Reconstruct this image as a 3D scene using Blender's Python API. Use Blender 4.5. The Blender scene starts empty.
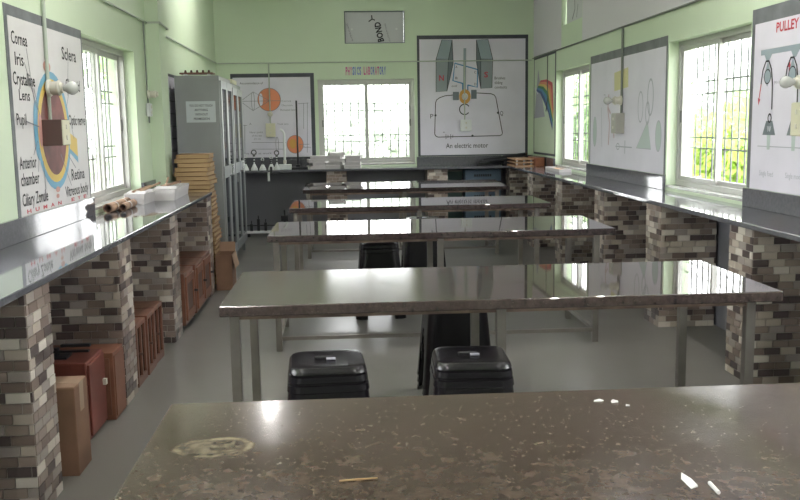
import bpy, bmesh, math, random
from mathutils import Vector, Matrix
random.seed(7)
PI = math.pi
S = bpy.context.scene
C = S.collection

# ------------------------------------------------------------------ camera
YAW, PITCH, ROLL = math.radians(3.515), math.radians(7.927), math.radians(-0.897)
fwd = Vector((math.sin(YAW)*math.cos(PITCH), math.cos(YAW)*math.cos(PITCH), -math.sin(PITCH)))
r0 = Vector((math.cos(YAW), -math.sin(YAW), 0)); u0 = r0.cross(fwd)
rt = math.cos(ROLL)*r0 + math.sin(ROLL)*u0
up = -math.sin(ROLL)*r0 + math.cos(ROLL)*u0
cam = bpy.data.cameras.new('camera'); co = bpy.data.objects.new('camera', cam); C.objects.link(co)
M4 = Matrix((rt, up, -fwd)).transposed().to_4x4(); M4.translation = (0, 0, 1.55)
co.matrix_world = M4
cam.sensor_width = 36; cam.lens = 40.5; cam.clip_start = 0.05
S.camera = co

# ------------------------------------------------------------------ world and exposure
SKY = 4.2
W = bpy.data.worlds.new('overcast'); S.world = W; W.use_nodes = True
bg = W.node_tree.nodes['Background']
bg.inputs[0].default_value = (1.0, 0.975, 1.0, 1); bg.inputs[1].default_value = SKY
vs = S.view_settings
vs.view_transform = 'Standard'; vs.look = 'None'; vs.gamma = 1; vs.use_curve_mapping = False
vs.exposure = 1.62
S.cycles.max_bounces = 10; S.cycles.diffuse_bounces = 6; S.cycles.glossy_bounces = 5
S.cycles.transparent_max_bounces = 16; S.cycles.sample_clamp_indirect = 6
S.cycles.use_denoising = True

# ------------------------------------------------------------------ materials
MATS = {}
def mat(name, col, rough=0.6, metal=0.0, var=0.0, scale=8.0, bump=0.0, spec=0.5, col2=None, rvar=0.0, detail=4):
    m = bpy.data.materials.new(name); m.use_nodes = True
    nt = m.node_tree; b = nt.nodes['Principled BSDF']
    b.inputs['Base Color'].default_value = (*col, 1)
    b.inputs['Roughness'].default_value = rough; b.inputs['Metallic'].default_value = metal
    b.inputs['Specular IOR Level'].default_value = spec
    if var or col2 or bump or rvar:
        tc = nt.nodes.new('ShaderNodeTexCoord'); nz = nt.nodes.new('ShaderNodeTexNoise')
        nz.inputs['Scale'].default_value = scale; nz.inputs['Detail'].default_value = detail
        nt.links.new(tc.outputs['Object'], nz.inputs['Vector'])
        if var or col2:
            rp = nt.nodes.new('ShaderNodeValToRGB')
            c2 = col2 or tuple(min(1, c*(1+var)) for c in col)
            c1 = col if col2 else tuple(c*(1-var) for c in col)
            rp.color_ramp.elements[0].color = (*c1, 1); rp.color_ramp.elements[1].color = (*c2, 1)
            rp.color_ramp.elements[0].position = 0.35; rp.color_ramp.elements[1].position = 0.65
            nt.links.new(nz.outputs['Fac'], rp.inputs['Fac'])
            nt.links.new(rp.outputs['Color'], b.inputs['Base Color'])
        if rvar:
            mr = nt.nodes.new('ShaderNodeMapRange')
            mr.inputs['From Min'].default_value = .35; mr.inputs['From Max'].default_value = .65
            mr.inputs['To Min'].default_value = max(0, rough-rvar); mr.inputs['To Max'].default_value = rough+rvar
            nt.links.new(nz.outputs['Fac'], mr.inputs['Value']); nt.links.new(mr.outputs[0], b.inputs['Roughness'])
        if bump:
            bp = nt.nodes.new('ShaderNodeBump'); bp.inputs['Strength'].default_value = bump; bp.inputs['Distance'].default_value = 0.01
            nt.links.new(nz.outputs['Fac'], bp.inputs['Height']); nt.links.new(bp.outputs['Normal'], b.inputs['Normal'])
    MATS[name] = m
    return m

def granite(name, base, fleck, flecks2, rough, stain=False, dust=0.0, spec=0.5, wear=0.0):
    m = bpy.data.materials.new(name); m.use_nodes = True; nt = m.node_tree; L = nt.links.new
    b = nt.nodes['Principled BSDF']; N = nt.nodes.new
    b.inputs['Specular IOR Level'].default_value = spec
    tc = N('ShaderNodeTexCoord')
    n1 = N('ShaderNodeTexNoise'); n1.inputs['Scale'].default_value = 38; n1.inputs['Detail'].default_value = 6; n1.inputs['Roughness'].default_value = .7
    n2 = N('ShaderNodeTexNoise'); n2.inputs['Scale'].default_value = 3.2; n2.inputs['Detail'].default_value = 5
    n3 = N('ShaderNodeTexVoronoi'); n3.inputs['Scale'].default_value = 55
    for n in (n1, n2, n3): L(tc.outputs['Object'], n.inputs['Vector'])
    rp = N('ShaderNodeValToRGB'); e = rp.color_ramp.elements
    e[0].position = .38; e[0].color = (*base, 1); e[1].position = .66; e[1].color = (*fleck, 1)
    L(n1.outputs['Fac'], rp.inputs['Fac'])
    mx = N('ShaderNodeMix'); mx.data_type = 'RGBA'
    lt = N('ShaderNodeMath'); lt.operation = 'LESS_THAN'; lt.inputs[1].default_value = .12
    L(n3.outputs['Distance'], lt.inputs[0]); L(lt.outputs[0], mx.inputs[0])
    L(rp.outputs['Color'], mx.inputs[6]); mx.inputs[7].default_value = (*flecks2, 1)
    out = mx.outputs[2]
    mr = N('ShaderNodeMapRange'); mr.inputs['From Min'].default_value = .3; mr.inputs['From Max'].default_value = .7
    mr.inputs['To Min'].default_value = rough*.6; mr.inputs['To Max'].default_value = rough*1.6
    L(n2.outputs['Fac'], mr.inputs['Value']); rout = mr.outputs[0]
    if wear:
        sx_ = N('ShaderNodeSeparateXYZ'); L(tc.outputs['Object'], sx_.inputs[0])
        wn = N('ShaderNodeMath'); wn.operation = 'MULTIPLY_ADD'; wn.inputs[1].default_value = .9; L(n2.outputs['Fac'], wn.inputs[0]); L(sx_.outputs['X'], wn.inputs[2])
        wr = N('ShaderNodeMapRange'); wr.inputs['From Min'].default_value = 1.25; wr.inputs['From Max'].default_value = 1.75; wr.inputs['To Min'].default_value = wear; wr.inputs['To Max'].default_value = rough
        L(wn.outputs[0], wr.inputs['Value']); rout = wr.outputs[0]
    if dust:
        d = N('ShaderNodeMix'); d.data_type = 'RGBA'; d.inputs[7].default_value = (.27, .21, .17, 1)
        r2 = N('ShaderNodeMapRange'); r2.inputs['From Min'].default_value = .42; r2.inputs['From Max'].default_value = .75; r2.inputs['To Max'].default_value = dust
        n4 = N('ShaderNodeTexNoise'); n4.inputs['Scale'].default_value = 15; n4.inputs['Detail'].default_value = 9; n4.inputs['Roughness'].default_value = .72
        n4.inputs['Distortion'].default_value = .35
        L(tc.outputs['Object'], n4.inputs['Vector']); L(n4.outputs['Fac'], r2.inputs['Value'])
        L(r2.outputs[0], d.inputs[0]); L(out, d.inputs[6]); out = d.outputs[2]
    if stain:   # dried oval water mark, centred in the table's own coordinates
        mp = N('ShaderNodeMapping'); mp.vector_type = 'POINT'
        mp.inputs['Location'].default_value = (-.166/.092, -.555/.062, 0); mp.inputs['Scale'].default_value = (1/.092, 1/.062, 0)
        L(tc.outputs['Object'], mp.inputs['Vector'])
        nd = N('ShaderNodeTexNoise'); nd.inputs['Scale'].default_value = 14; L(tc.outputs['Object'], nd.inputs['Vector'])
        ln = N('ShaderNodeVectorMath'); ln.operation = 'LENGTH'; L(mp.outputs[0], ln.inputs[0])
        ad = N('ShaderNodeMath'); ad.operation = 'MULTIPLY_ADD'; ad.inputs[1].default_value = .5
        L(nd.outputs['Fac'], ad.inputs[0]); L(ln.outputs['Value'], ad.inputs[2])
        sr = N('ShaderNodeValToRGB'); q = sr.color_ramp.elements
        q[0].position = 0; q[0].color = (.42, .42, .42, 1); q[1].position = 1; q[1].color = (0, 0, 0, 1)
        for p, v in ((.60, .36), (.72, .12), (.79, .45), (.87, .5), (.94, .05)):
            k = q.new(p); k.color = (v, v, v, 1)
        dv = N('ShaderNodeMath'); dv.operation = 'MULTIPLY'; dv.inputs[1].default_value = .72
        L(ad.outputs[0], dv.inputs[0]); L(dv.outputs[0], sr.inputs['Fac'])
        sm = N('ShaderNodeMix'); sm.data_type = 'RGBA'; sm.inputs[7].default_value = (.40, .35, .24, 1)
        nb_ = N('ShaderNodeTexNoise'); nb_.inputs['Scale'].default_value = 30; nb_.inputs['Detail'].default_value = 5; L(tc.outputs['Object'], nb_.inputs['Vector'])
        mb_ = N('ShaderNodeMapRange'); mb_.inputs['From Min'].default_value = .38; mb_.inputs['From Max'].default_value = .62; L(nb_.outputs['Fac'], mb_.inputs['Value'])
        mm_ = N('ShaderNodeMath'); mm_.operation = 'MULTIPLY'; L(sr.outputs['Color'], mm_.inputs[0]); L(mb_.outputs[0], mm_.inputs[1])
        L(mm_.outputs[0], sm.inputs[0]); L(out, sm.inputs[6]); out = sm.outputs[2]
    L(out, b.inputs['Base Color']); L(rout, b.inputs['Roughness'])
    MATS[name] = m
    return m

def wallmat(name, green, band=None):
    """green gloss paint above a grey dado; optional pale band above a given height"""
    m = bpy.data.materials.new(name); m.use_nodes = True; nt = m.node_tree; L = nt.links.new; N = nt.nodes.new
    b = nt.nodes['Principled BSDF']; b.inputs['Roughness'].default_value = .42
    g = N('ShaderNodeNewGeometry'); sp = N('ShaderNodeSeparateXYZ'); L(g.outputs['Position'], sp.inputs[0])
    nz = N('ShaderNodeTexNoise'); nz.inputs['Scale'].default_value = 1.3; nz.inputs['Detail'].default_value = 6
    L(g.outputs['Position'], nz.inputs['Vector'])
    v = N('ShaderNodeMix'); v.data_type = 'RGBA'; L(nz.outputs['Fac'], v.inputs[0])
    v.inputs[6].default_value = (*[c*.93 for c in green], 1); v.inputs[7].default_value = (*[min(1, c*1.06) for c in green], 1)
    lo = N('ShaderNodeMath'); lo.operation = 'LESS_THAN'; lo.inputs[1].default_value = .935; L(sp.outputs['Z'], lo.inputs[0])
    a = N('ShaderNodeMix'); a.data_type = 'RGBA'; L(lo.outputs[0], a.inputs[0]); L(v.outputs[2], a.inputs[6])
    a.inputs[7].default_value = (.20, .20, .225, 1); out = a.outputs[2]
    if band:
        hi = N('ShaderNodeMath'); hi.operation = 'GREATER_THAN'; hi.inputs[1].default_value = band; L(sp.outputs['Z'], hi.inputs[0])
        y1 = N('ShaderNodeMath'); y1.operation = 'COMPARE'; y1.inputs[1].default_value = 11.02; y1.inputs[2].default_value = .5; L(sp.outputs['Y'], y1.inputs[0])
        n1 = N('ShaderNodeMath'); n1.operation = 'SUBTRACT'; n1.inputs[0].default_value = 1; L(y1.outputs[0], n1.inputs[1])
        pr = N('ShaderNodeMath'); pr.operation = 'MULTIPLY'; L(hi.outputs[0], pr.inputs[0]); L(n1.outputs[0], pr.inputs[1])
        bb = N('ShaderNodeMix'); bb.data_type = 'RGBA'; L(pr.outputs[0], bb.inputs[0]); L(out, bb.inputs[6]); bb.inputs[7].default_value = (.64, .62, .66, 1); out = bb.outputs[2]
    L(out, b.inputs['Base Color']); MATS[name] = m
    return m

def glassmat(name, tint, gloss=.10):
    m = bpy.data.materials.new(name); m.use_nodes = True; nt = m.node_tree; nt.nodes.clear(); N = nt.nodes.new; L = nt.links.new
    o = N('ShaderNodeOutputMaterial'); t = N('ShaderNodeBsdfTransparent'); t.inputs[0].default_value = (*tint, 1)
    g = N('ShaderNodeBsdfGlossy'); g.inputs['Roughness'].default_value = .02
    lw = N('ShaderNodeLayerWeight'); lw.inputs['Blend'].default_value = .5
    pw = N('ShaderNodeMath'); pw.operation = 'POWER'; pw.inputs[1].default_value = 5; L(lw.outputs['Facing'], pw.inputs[0])
    f = N('ShaderNodeMath'); f.operation = 'MULTIPLY_ADD'; f.inputs[1].default_value = .55; f.inputs[2].default_value = .03; L(pw.outputs[0], f.inputs[0])
    x = N('ShaderNodeMixShader'); L(f.outputs[0], x.inputs[0]); L(t.outputs[0], x.inputs[1]); L(g.outputs[0], x.inputs[2]); L(x.outputs[0], o.inputs[0])
    MATS[name] = m
    return m

GREEN = (.58, .685, .51)
wallmat('wall_paint', GREEN); wallmat('wall_paint_banded', GREEN, 2.475)
mat('ceiling_white', (.82, .82, .81), .8)
mat('floor_grey', (.18, .174, .160), .34, var=.06, scale=1.2, rvar=.05, detail=3)
granite('table_granite', (.026, .019, .019), (.07, .050, .048), (.11, .085, .08), .028, spec=.9)
granite('worn_table_granite', (.026, .019, .018), (.075, .052, .047), (.12, .09, .08), .035, dust=.10, spec=.9, wear=.15)
granite('near_table_granite', (.034, .022, .0165), (.064, .044, .034), (.09, .068, .053), .14, stain=True, dust=.2, spec=.30)
granite('counter_granite', (.10, .102, .113), (.135, .136, .15), (.16, .16, .175), .05)
granite('edge_granite', (.035, .026, .024), (.085, .06, .055), (.13, .10, .09), .3)
mat('sill_stone', (.42, .42, .40), .2, var=.1, scale=20)
mat('steel', (.31, .285, .265), .36, metal=.85, var=.12, scale=6)
mat('rust_steel', (.25, .18, .15), .45, metal=.7, var=.25, scale=9)
mat('black_plastic', (.007, .006, .008), .27)
mat('hole_black', (.003, .003, .003), .8)
mat('patch_grey', (.30, .30, .36), .3)
mat('grout', (.42, .39, .35), .8)
TILES = [mat('tile_dark', (.095, .072, .068), .35, var=.18, scale=40),
         mat('tile_taupe', (.265, .21, .18), .35, var=.16, scale=40),
         mat('tile_brown', (.19, .142, .12), .35, var=.18, scale=40),
         mat('tile_beige', (.45, .39, .33), .35, var=.12, scale=40),
         mat('tile_pale', (.60, .55, .49), .33, var=.10, scale=40),
         mat('tile_grey', (.32, .28, .255), .35, var=.12, scale=40)]
mat('aluminium', (.50, .495, .48), .35, metal=.5)
mat('aluminium_dark', (.20, .20, .19), .4, metal=.5)
mat('grille_iron', (.17, .17, .18), .6)
glassmat('window_glass', (.95, .97, .96))
mat('cabinet_glass', (.035, .045, .055), .06)
mat('cabinet_grey', (.27, .285, .285), .42, var=.05, scale=3)
mat('cabinet_frame', (.36, .38, .39), .35, metal=.3)
mat('chrome', (.75, .75, .75), .15, metal=1)
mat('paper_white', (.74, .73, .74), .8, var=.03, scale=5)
mat('paper_notice', (.55, .60, .61), .7)
mat('poster_white', (.68, .66, .74), .55, var=.035, scale=3)
mat('poster_eye_white', (.64, .63, .63), .5, var=.03, scale=3)
mat('poster_border', (.055, .062, .075), .5, var=.2, scale=6)
mat('poster_border_grey', (.13, .14, .15), .5, var=.2, scale=6)
mat('ink_black', (.015, .015, .018), .6); mat('ink_grey', (.20, .20, .23), .6); mat('ink_red', (.50, .045, .075), .6)
mat('ink_faint', (.40, .41, .46), .6); mat('ink_faint_red', (.52, .38, .42), .6); mat('ink_faint_green', (.46, .54, .52), .6)
mat('paint_blue', (.16, .37, .52), .5); mat('paint_yellow', (.66, .48, .12), .5); mat('paint_maroon', (.16, .05, .045), .5, var=.25, scale=9)
mat('paint_pink', (.55, .30, .26), .5); mat('paint_orange', (.68, .24, .12), .5); mat('paint_magnet', (.25, .29, .31), .5); mat('paint_magnet_dark', (.14, .17, .19), .5)
mat('paint_coil', (.06, .22, .42), .5); mat('paint_amber', (.60, .32, .07), .5); mat('paint_steel', (.28, .34, .38), .5); mat('paint_pale_yellow', (.60, .57, .30), .5)
mat('paint_green', (.05, .22, .09), .5); mat('paint_red', (.55, .06, .07), .5); mat('paint_navy', (.03, .07, .22), .5); mat('letter_blue', (.15, .20, .55), .6); mat('letter_pink', (.62, .10, .32), .6)
mat('conduit', (.42, .47, .40), .5); mat('conduit_dark', (.16, .18, .16), .5); mat('lamp_cream', (.60, .58, .50), .4); mat('bulb_glass', (.55, .56, .54), .15)
mat('box_cream', (.62, .60, .45), .5); mat('box_brown', (.10, .055, .045), .5); mat('box_grey', (.40, .39, .35), .5)
mat('panel_film', (.55, .56, .58), .4)
mat('cardboard', (.20, .11, .068), .8, var=.10, scale=5); mat('cardboard_top', (.30, .19, .125), .8, var=.1, scale=5); mat('tape', (.45, .33, .24), .25)
mat('red_wood', (.16, .045, .032), .45, var=.15, scale=6); mat('orange_wood', (.20, .082, .048), .5, var=.15, scale=6)
mat('teak', (.155, .066, .040), .45, var=.2, scale=9); mat('teak_dark', (.08, .035, .022), .5, var=.2, scale=9)
mat('case_glass', (.06, .04, .035), .08)
mat('kraft', (.24, .135, .058), .8, var=.12, scale=6); mat('kraft_page', (.36, .245, .125), .85)
mat('white_card', (.50, .48, .48), .7, var=.05, scale=7); mat('stick_wood', (.36, .24, .15), .7); mat('roll_brown', (.30, .19, .13), .8, var=.3, scale=14)
mat('pine', (.48, .29, .17), .6, var=.12, scale=8); mat('brick_orange', (.38, .15, .08), .7, var=.1, scale=8)
mat('black_iron', (.018, .019, .023), .4); mat('white_plastic', (.68, .70, .70), .4); mat('teal_board', (.035, .075, .070), .5); mat('blue_board', (.10, .155, .22), .5)
def leafmat(name, col):
    m = mat(name, col, .6, var=.25, scale=1.2); nt = m.node_tree; b = nt.nodes['Principled BSDF']; out = nt.nodes['Material Output']
    tr = nt.nodes.new('ShaderNodeBsdfTranslucent'); mx = nt.nodes.new('ShaderNodeMixShader'); mx.inputs[0].default_value = .5
    nt.links.new(b.inputs['Base Color'].links[0].from_socket, tr.inputs['Color'])
    nt.links.new(b.outputs[0], mx.inputs[1]); nt.links.new(tr.outputs[0], mx.inputs[2]); nt.links.new(mx.outputs[0], out.inputs[0])
leafmat('leaf_yellow', (.42, .55, .13)); leafmat('leaf_green', (.30, .45, .20)); leafmat('leaf_hazed', (.68, .72, .66))  # the palest leaves carry haze and window overexposure in their colour
mat('bark', (.16, .12, .09), .9); mat('outdoor_ground', (.24, .28, .17), .9, var=.2, scale=.4); mat('concrete', (.40, .40, .38), .9, var=.1, scale=2)

# ------------------------------------------------------------------ mesh helpers
class MB:
    def __init__(self): self.v = []; self.f = []
    def add(self, vs, fs):
        o = len(self.v); self.v += [tuple(x) for x in vs]; self.f += [tuple(i+o for i in t) for t in fs]; return self
    def box(self, x0, x1, y0, y1, z0, z1):
        return self.add([(x0,y0,z0),(x1,y0,z0),(x1,y1,z0),(x0,y1,z0),(x0,y0,z1),(x1,y0,z1),(x1,y1,z1),(x0,y1,z1)],
                        [(0,3,2,1),(4,5,6,7),(0,1,5,4),(1,2,6,5),(2,3,7,6),(3,0,4,7)])
    def cbox(self, x0, x1, y0, y1, z0, z1, b=.004):
        """box with bevelled edges"""
        bm = bmesh.new(); bmesh.ops.create_cube(bm, size=1)
        for v in bm.verts: v.co = ((x0+x1)/2+v.co.x*(x1-x0), (y0+y1)/2+v.co.y*(y1-y0), (z0+z1)/2+v.co.z*(z1-z0))
        bmesh.ops.bevel(bm, geom=bm.edges[:], offset=b, segments=2, affect='EDGES', profile=.5)
        bm.verts.index_update()
        self.add([v.co[:] for v in bm.verts], [[v.index for v in f.verts] for f in bm.faces]); bm.free(); return self
    def tube(self, pts, r, n=10, cap=True):
        pts = [Vector(p) for p in pts]; rs = r if isinstance(r, (list, tuple)) else [r]*len(pts)
        o = len(self.v); prev = None
        for i, p in enumerate(pts):
            d = (pts[min(i+1, len(pts)-1)]-pts[max(i-1, 0)]).normalized()
            if prev is None:
                a = d.orthogonal().normalized()
            else:
                a = (prev - d*prev.dot(d)).normalized()
            prev = a; b = d.cross(a)
            for k in range(n):
                t = 2*PI*k/n; self.v.append(tuple(p + (a*math.cos(t)+b*math.sin(t))*rs[i]))
        for i in range(len(pts)-1):
            for k in range(n):
                self.f.append((o+i*n+k, o+i*n+(k+1) % n, o+(i+1)*n+(k+1) % n, o+(i+1)*n+k))
        if cap:
            self.f.append(tuple(o+k for k in reversed(range(n)))); e = o+(len(pts)-1)*n; self.f.append(tuple(e+k for k in range(n)))
        return self
    def lathe(self, prof, c=(0,0,0), axis='z', n=20):
        """revolve (r, h) pairs about an axis through c"""
        o = len(self.v)
        for r, h in prof:
            for k in range(n):
                t = 2*PI*k/n; x, y = r*math.cos(t), r*math.sin(t)
                p = (x, y, h) if axis == 'z' else ((h, x, y) if axis == 'x' else (y, h, x))
                self.v.append((c[0]+p[0], c[1]+p[1], c[2]+p[2]))
        for i in range(len(prof)-1):
            for k in range(n): self.f.append((o+i*n+k, o+i*n+(k+1) % n, o+(i+1)*n+(k+1) % n, o+(i+1)*n+k))
        return self
    # flat paint in the local XZ plane, facing -Y
    def poly(self, pts, d): return self.add([(u, -d, v) for u, v in pts], [tuple(range(len(pts)))])
    def ell(self, c, rx, ry, d, n=32): return self.poly([(c[0]+rx*math.cos(2*PI*k/n), c[1]+ry*math.sin(2*PI*k/n)) for k in range(n)], d)
    def stroke(self, pts, w, d, closed=False):
        P = [Vector(p) for p in pts]; n = len(P); o = len(self.v)
        for i in range(n):
            a = P[i-1] if (closed or i > 0) else P[i]; b = P[(i+1) % n] if (closed or i < n-1) else P[i]
            t = (b-a); t = t.normalized() if t.length > 1e-9 else Vector((1, 0)); q = Vector((-t.y, t.x))*w/2
            for s in (1, -1): e = P[i]+q*s; self.v.append((e.x, -d, e.y))
        for i in range(n if closed else n-1):
            j = (i+1) % n; self.f.append((o+2*i, o+2*i+1, o+2*j+1, o+2*j))
        return self
    def ring(self, c, rx, ry, w, d, a0=0, a1=2*PI, n=36):
        return self.stroke([(c[0]+rx*math.cos(a0+(a1-a0)*k/n), c[1]+ry*math.sin(a0+(a1-a0)*k/n)) for k in range(n+1)], w, d)
    def mesh(self, name, m, smooth=False):
        me = bpy.data.meshes.new(name); me.from_pydata(self.v, [], self.f); me.materials.append(MATS[m] if isinstance(m, str) else m)
        bm = bmesh.new(); bm.from_mesh(me); bmesh.ops.recalc_face_normals(bm, faces=bm.faces[:]); bm.to_mesh(me); bm.free()
        if smooth:
            me.shade_smooth() if hasattr(me, 'shade_smooth') else None
        return me
    def obj(self, name, m, parent=None, smooth=False):
        o = bpy.data.objects.new(name, self.mesh(name, m, smooth)); C.objects.link(o); o.parent = parent
        if smooth:
            try:
                o.data.set_sharp_from_angle(angle=math.radians(38))
            except Exception: pass
        return o

def isl(mb, name, m, parent):
    """one object for every separate piece of the builder"""
    n = len(mb.v); par = list(range(n))
    def find(a):
        while par[a] != a: par[a] = par[par[a]]; a = par[a]
        return a
    for f in mb.f:
        for q in f[1:]: par[find(q)] = find(f[0])
    groups = {}
    for f in mb.f: groups.setdefault(find(f[0]), []).append(f)
    for fs in groups.values():
        ids = sorted({i for f in fs for i in f}); mp = {i: k for k, i in enumerate(ids)}
        q = MB(); q.v = [mb.v[i] for i in ids]; q.f = [tuple(mp[i] for i in f) for f in fs]; q.obj(name, m, parent)
MB.isl = isl
def link(name, me, parent=None, loc=None, rot=None, scale=None):
    o = bpy.data.objects.new(name, me); C.objects.link(o); o.parent = parent
    if loc is not None: o.location = loc
    if rot is not None: o.rotation_euler = rot
    if scale is not None: o.scale = scale
    return o
def tag(o, label, cat, group=None):
    o['label'] = label; o['category'] = cat
    if group: o['group'] = group
    return o
def thing(name, label, cat, loc=(0,0,0), rz=0, group=None):
    o = bpy.data.objects.new(name, None); C.objects.link(o); o.empty_display_size = .1
    o.location = loc; o.rotation_euler = (0, 0, rz)
    return tag(o, label, cat, group)
def struct(o, label=None):
    o['kind'] = 'structure'
    if label: o['label'] = label
    return o
def dup(root, label=None, loc=None, rz=None):
    r = root.copy(); C.objects.link(r)
    if label: r['label'] = label
    if loc is not None: r.location = loc
    if rz is not None: r.rotation_euler = (0, 0, rz)
    for ch in list(root.children):
        c = ch.copy(); C.objects.link(c); c.parent = r
        for g in list(ch.children):
            d = g.copy(); C.objects.link(d); d.parent = c
    return r
def text(parent, s, u0, v0, u1, h, m, d, name='lettering', rot=0, bold=0):
    """flat lettering in the parent's XZ plane: starts at (u0,v0), u1-u0 long, capital height h"""
    cu = bpy.data.curves.new('t', 'FONT'); cu.body = s; cu.size = 1; cu.resolution_u = 2; cu.offset = bold
    to = bpy.data.objects.new('t', cu); C.objects.link(to)
    me = bpy.data.meshes.new_from_object(to.evaluated_get(bpy.context.evaluated_depsgraph_get()))
    bpy.data.objects.remove(to); bpy.data.curves.remove(cu)
    xs = [v.co.x for v in me.vertices]; x0, x1 = min(xs), max(xs); sx = (u1-u0)/(x1-x0); sy = h/.70
    ca, sa = math.cos(rot), math.sin(rot)
    for v in me.vertices:
        a, b = (v.co.x-x0)*sx, v.co.y*sy
        v.co = (u0+a*ca-b*sa, -d, v0+a*sa+b*ca)
    me.name = name; me.materials.clear(); me.materials.append(MATS[m])
    return link(name, me, parent)

# ------------------------------------------------------------------ room shell
XL, XR, YB, YF, ZCEIL = -1.78, 2.80, 13.2, -3.0, 3.40
TH = .23
def wall(name, kind, plane, a0, a1, z0, z1, holes, m):
    """wall slab with openings; kind 'x' = plane x const (runs along y), 'y' = plane y const; thickness grows outwards"""
    out = 1 if plane > 0 else -1
    As = sorted({a0, a1, *[h[0] for h in holes], *[h[1] for h in holes]}); Zs = sorted({z0, z1, *[h[2] for h in holes], *[h[3] for h in holes]})
    na, nz = len(As)-1, len(Zs)-1
    def solid(i, j):
        if i < 0 or j < 0 or i >= na or j >= nz: return False
        ca, cz = (As[i]+As[i+1])/2, (Zs[j]+Zs[j+1])/2
        return not any(h[0] < ca < h[1] and h[2] < cz < h[3] for h in holes)
    mb = MB()
    P = lambda a, z, d: (plane+out*d, a, z) if kind == 'x' else (a, plane+out*d, z)
    def q(*p): mb.add(p, [(0,1,2,3)])
    for i in range(na):
        for j in range(nz):
            if not solid(i, j): continue
            A, B, Z, Y = As[i], As[i+1], Zs[j], Zs[j+1]
            q(P(A,Z,0),P(B,Z,0),P(B,Y,0),P(A,Y,0)); q(P(A,Z,TH),P(B,Z,TH),P(B,Y,TH),P(A,Y,TH))
            if not solid(i-1, j): q(P(A,Z,0),P(A,Y,0),P(A,Y,TH),P(A,Z,TH))
            if not solid(i+1, j): q(P(B,Z,0),P(B,Y,0),P(B,Y,TH),P(B,Z,TH))
            if not solid(i, j-1): q(P(A,Z,0),P(B,Z,0),P(B,Z,TH),P(A,Z,TH))
            if not solid(i, j+1): q(P(A,Y,0),P(B,Y,0),P(B,Y,TH),P(A,Y,TH))
    me = bpy.data.meshes.new(name); bm = bmesh.new()
    vs_ = [bm.verts.new(v) for v in mb.v]
    for f in mb.f: bm.faces.new([vs_[k] for k in f])
    bmesh.ops.remove_doubles(bm, verts=bm.verts, dist=1e-5); bmesh.ops.recalc_face_normals(bm, faces=bm.faces[:]); bm.to_mesh(me); bm.free()
    me.materials.append(MATS[m]); o = link(name, me); return struct(o)

WZ0, WZ1 = .975, 2.21
LWIN = [(-1.3, .3), (2.6, 4.2), (6.47, 8.05)]
RWIN = [(-1.9, -.3), (2.1, 3.66), (6.12, 7.68), (10.19, 11.78)]
BWIN = [(-.34, 1.06)]
VENT_R = [(10.53, 11.49, 2.75, 3.2)]
VENT_B = [(.064, .93, 2.712, 3.167)]
wall('wall_left', 'x', XL, YF, YB, 0, ZCEIL, [(a, b, WZ0, WZ1) for a, b in LWIN], 'wall_paint')
wall('wall_right', 'x', XR, YF, YB, 0, ZCEIL, [(a, b, WZ0, WZ1) for a, b in RWIN]+VENT_R, 'wall_paint_banded')
wall('wall_back', 'y', YB, XL-TH, XR+TH, 0, ZCEIL, [(a, b, WZ0, WZ1) for a, b in BWIN]+VENT_B, 'wall_paint')
wall('wall_front', 'y', YF, XL-TH, XR+TH, 0, ZCEIL, [], 'wall_paint')
struct(MB().box(XL-TH, XR+TH, YF-TH, YB+TH, -.12, 0).obj('floor', 'floor_grey'))
struct(MB().box(XL-TH, XR+TH, YF-TH, YB+TH, ZCEIL, ZCEIL+.12).obj('ceiling', 'ceiling_white'))
struct(MB().box(XL, XL+.12, 8.58, 8.92, 0, ZCEIL).obj('trim_1', 'wall_paint'), 'green painted column on the left wall before the cabinets')
struct(MB().box(-60, 60, -40, 80, -.5, -.3).obj('ground', 'outdoor_ground'))

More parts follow.
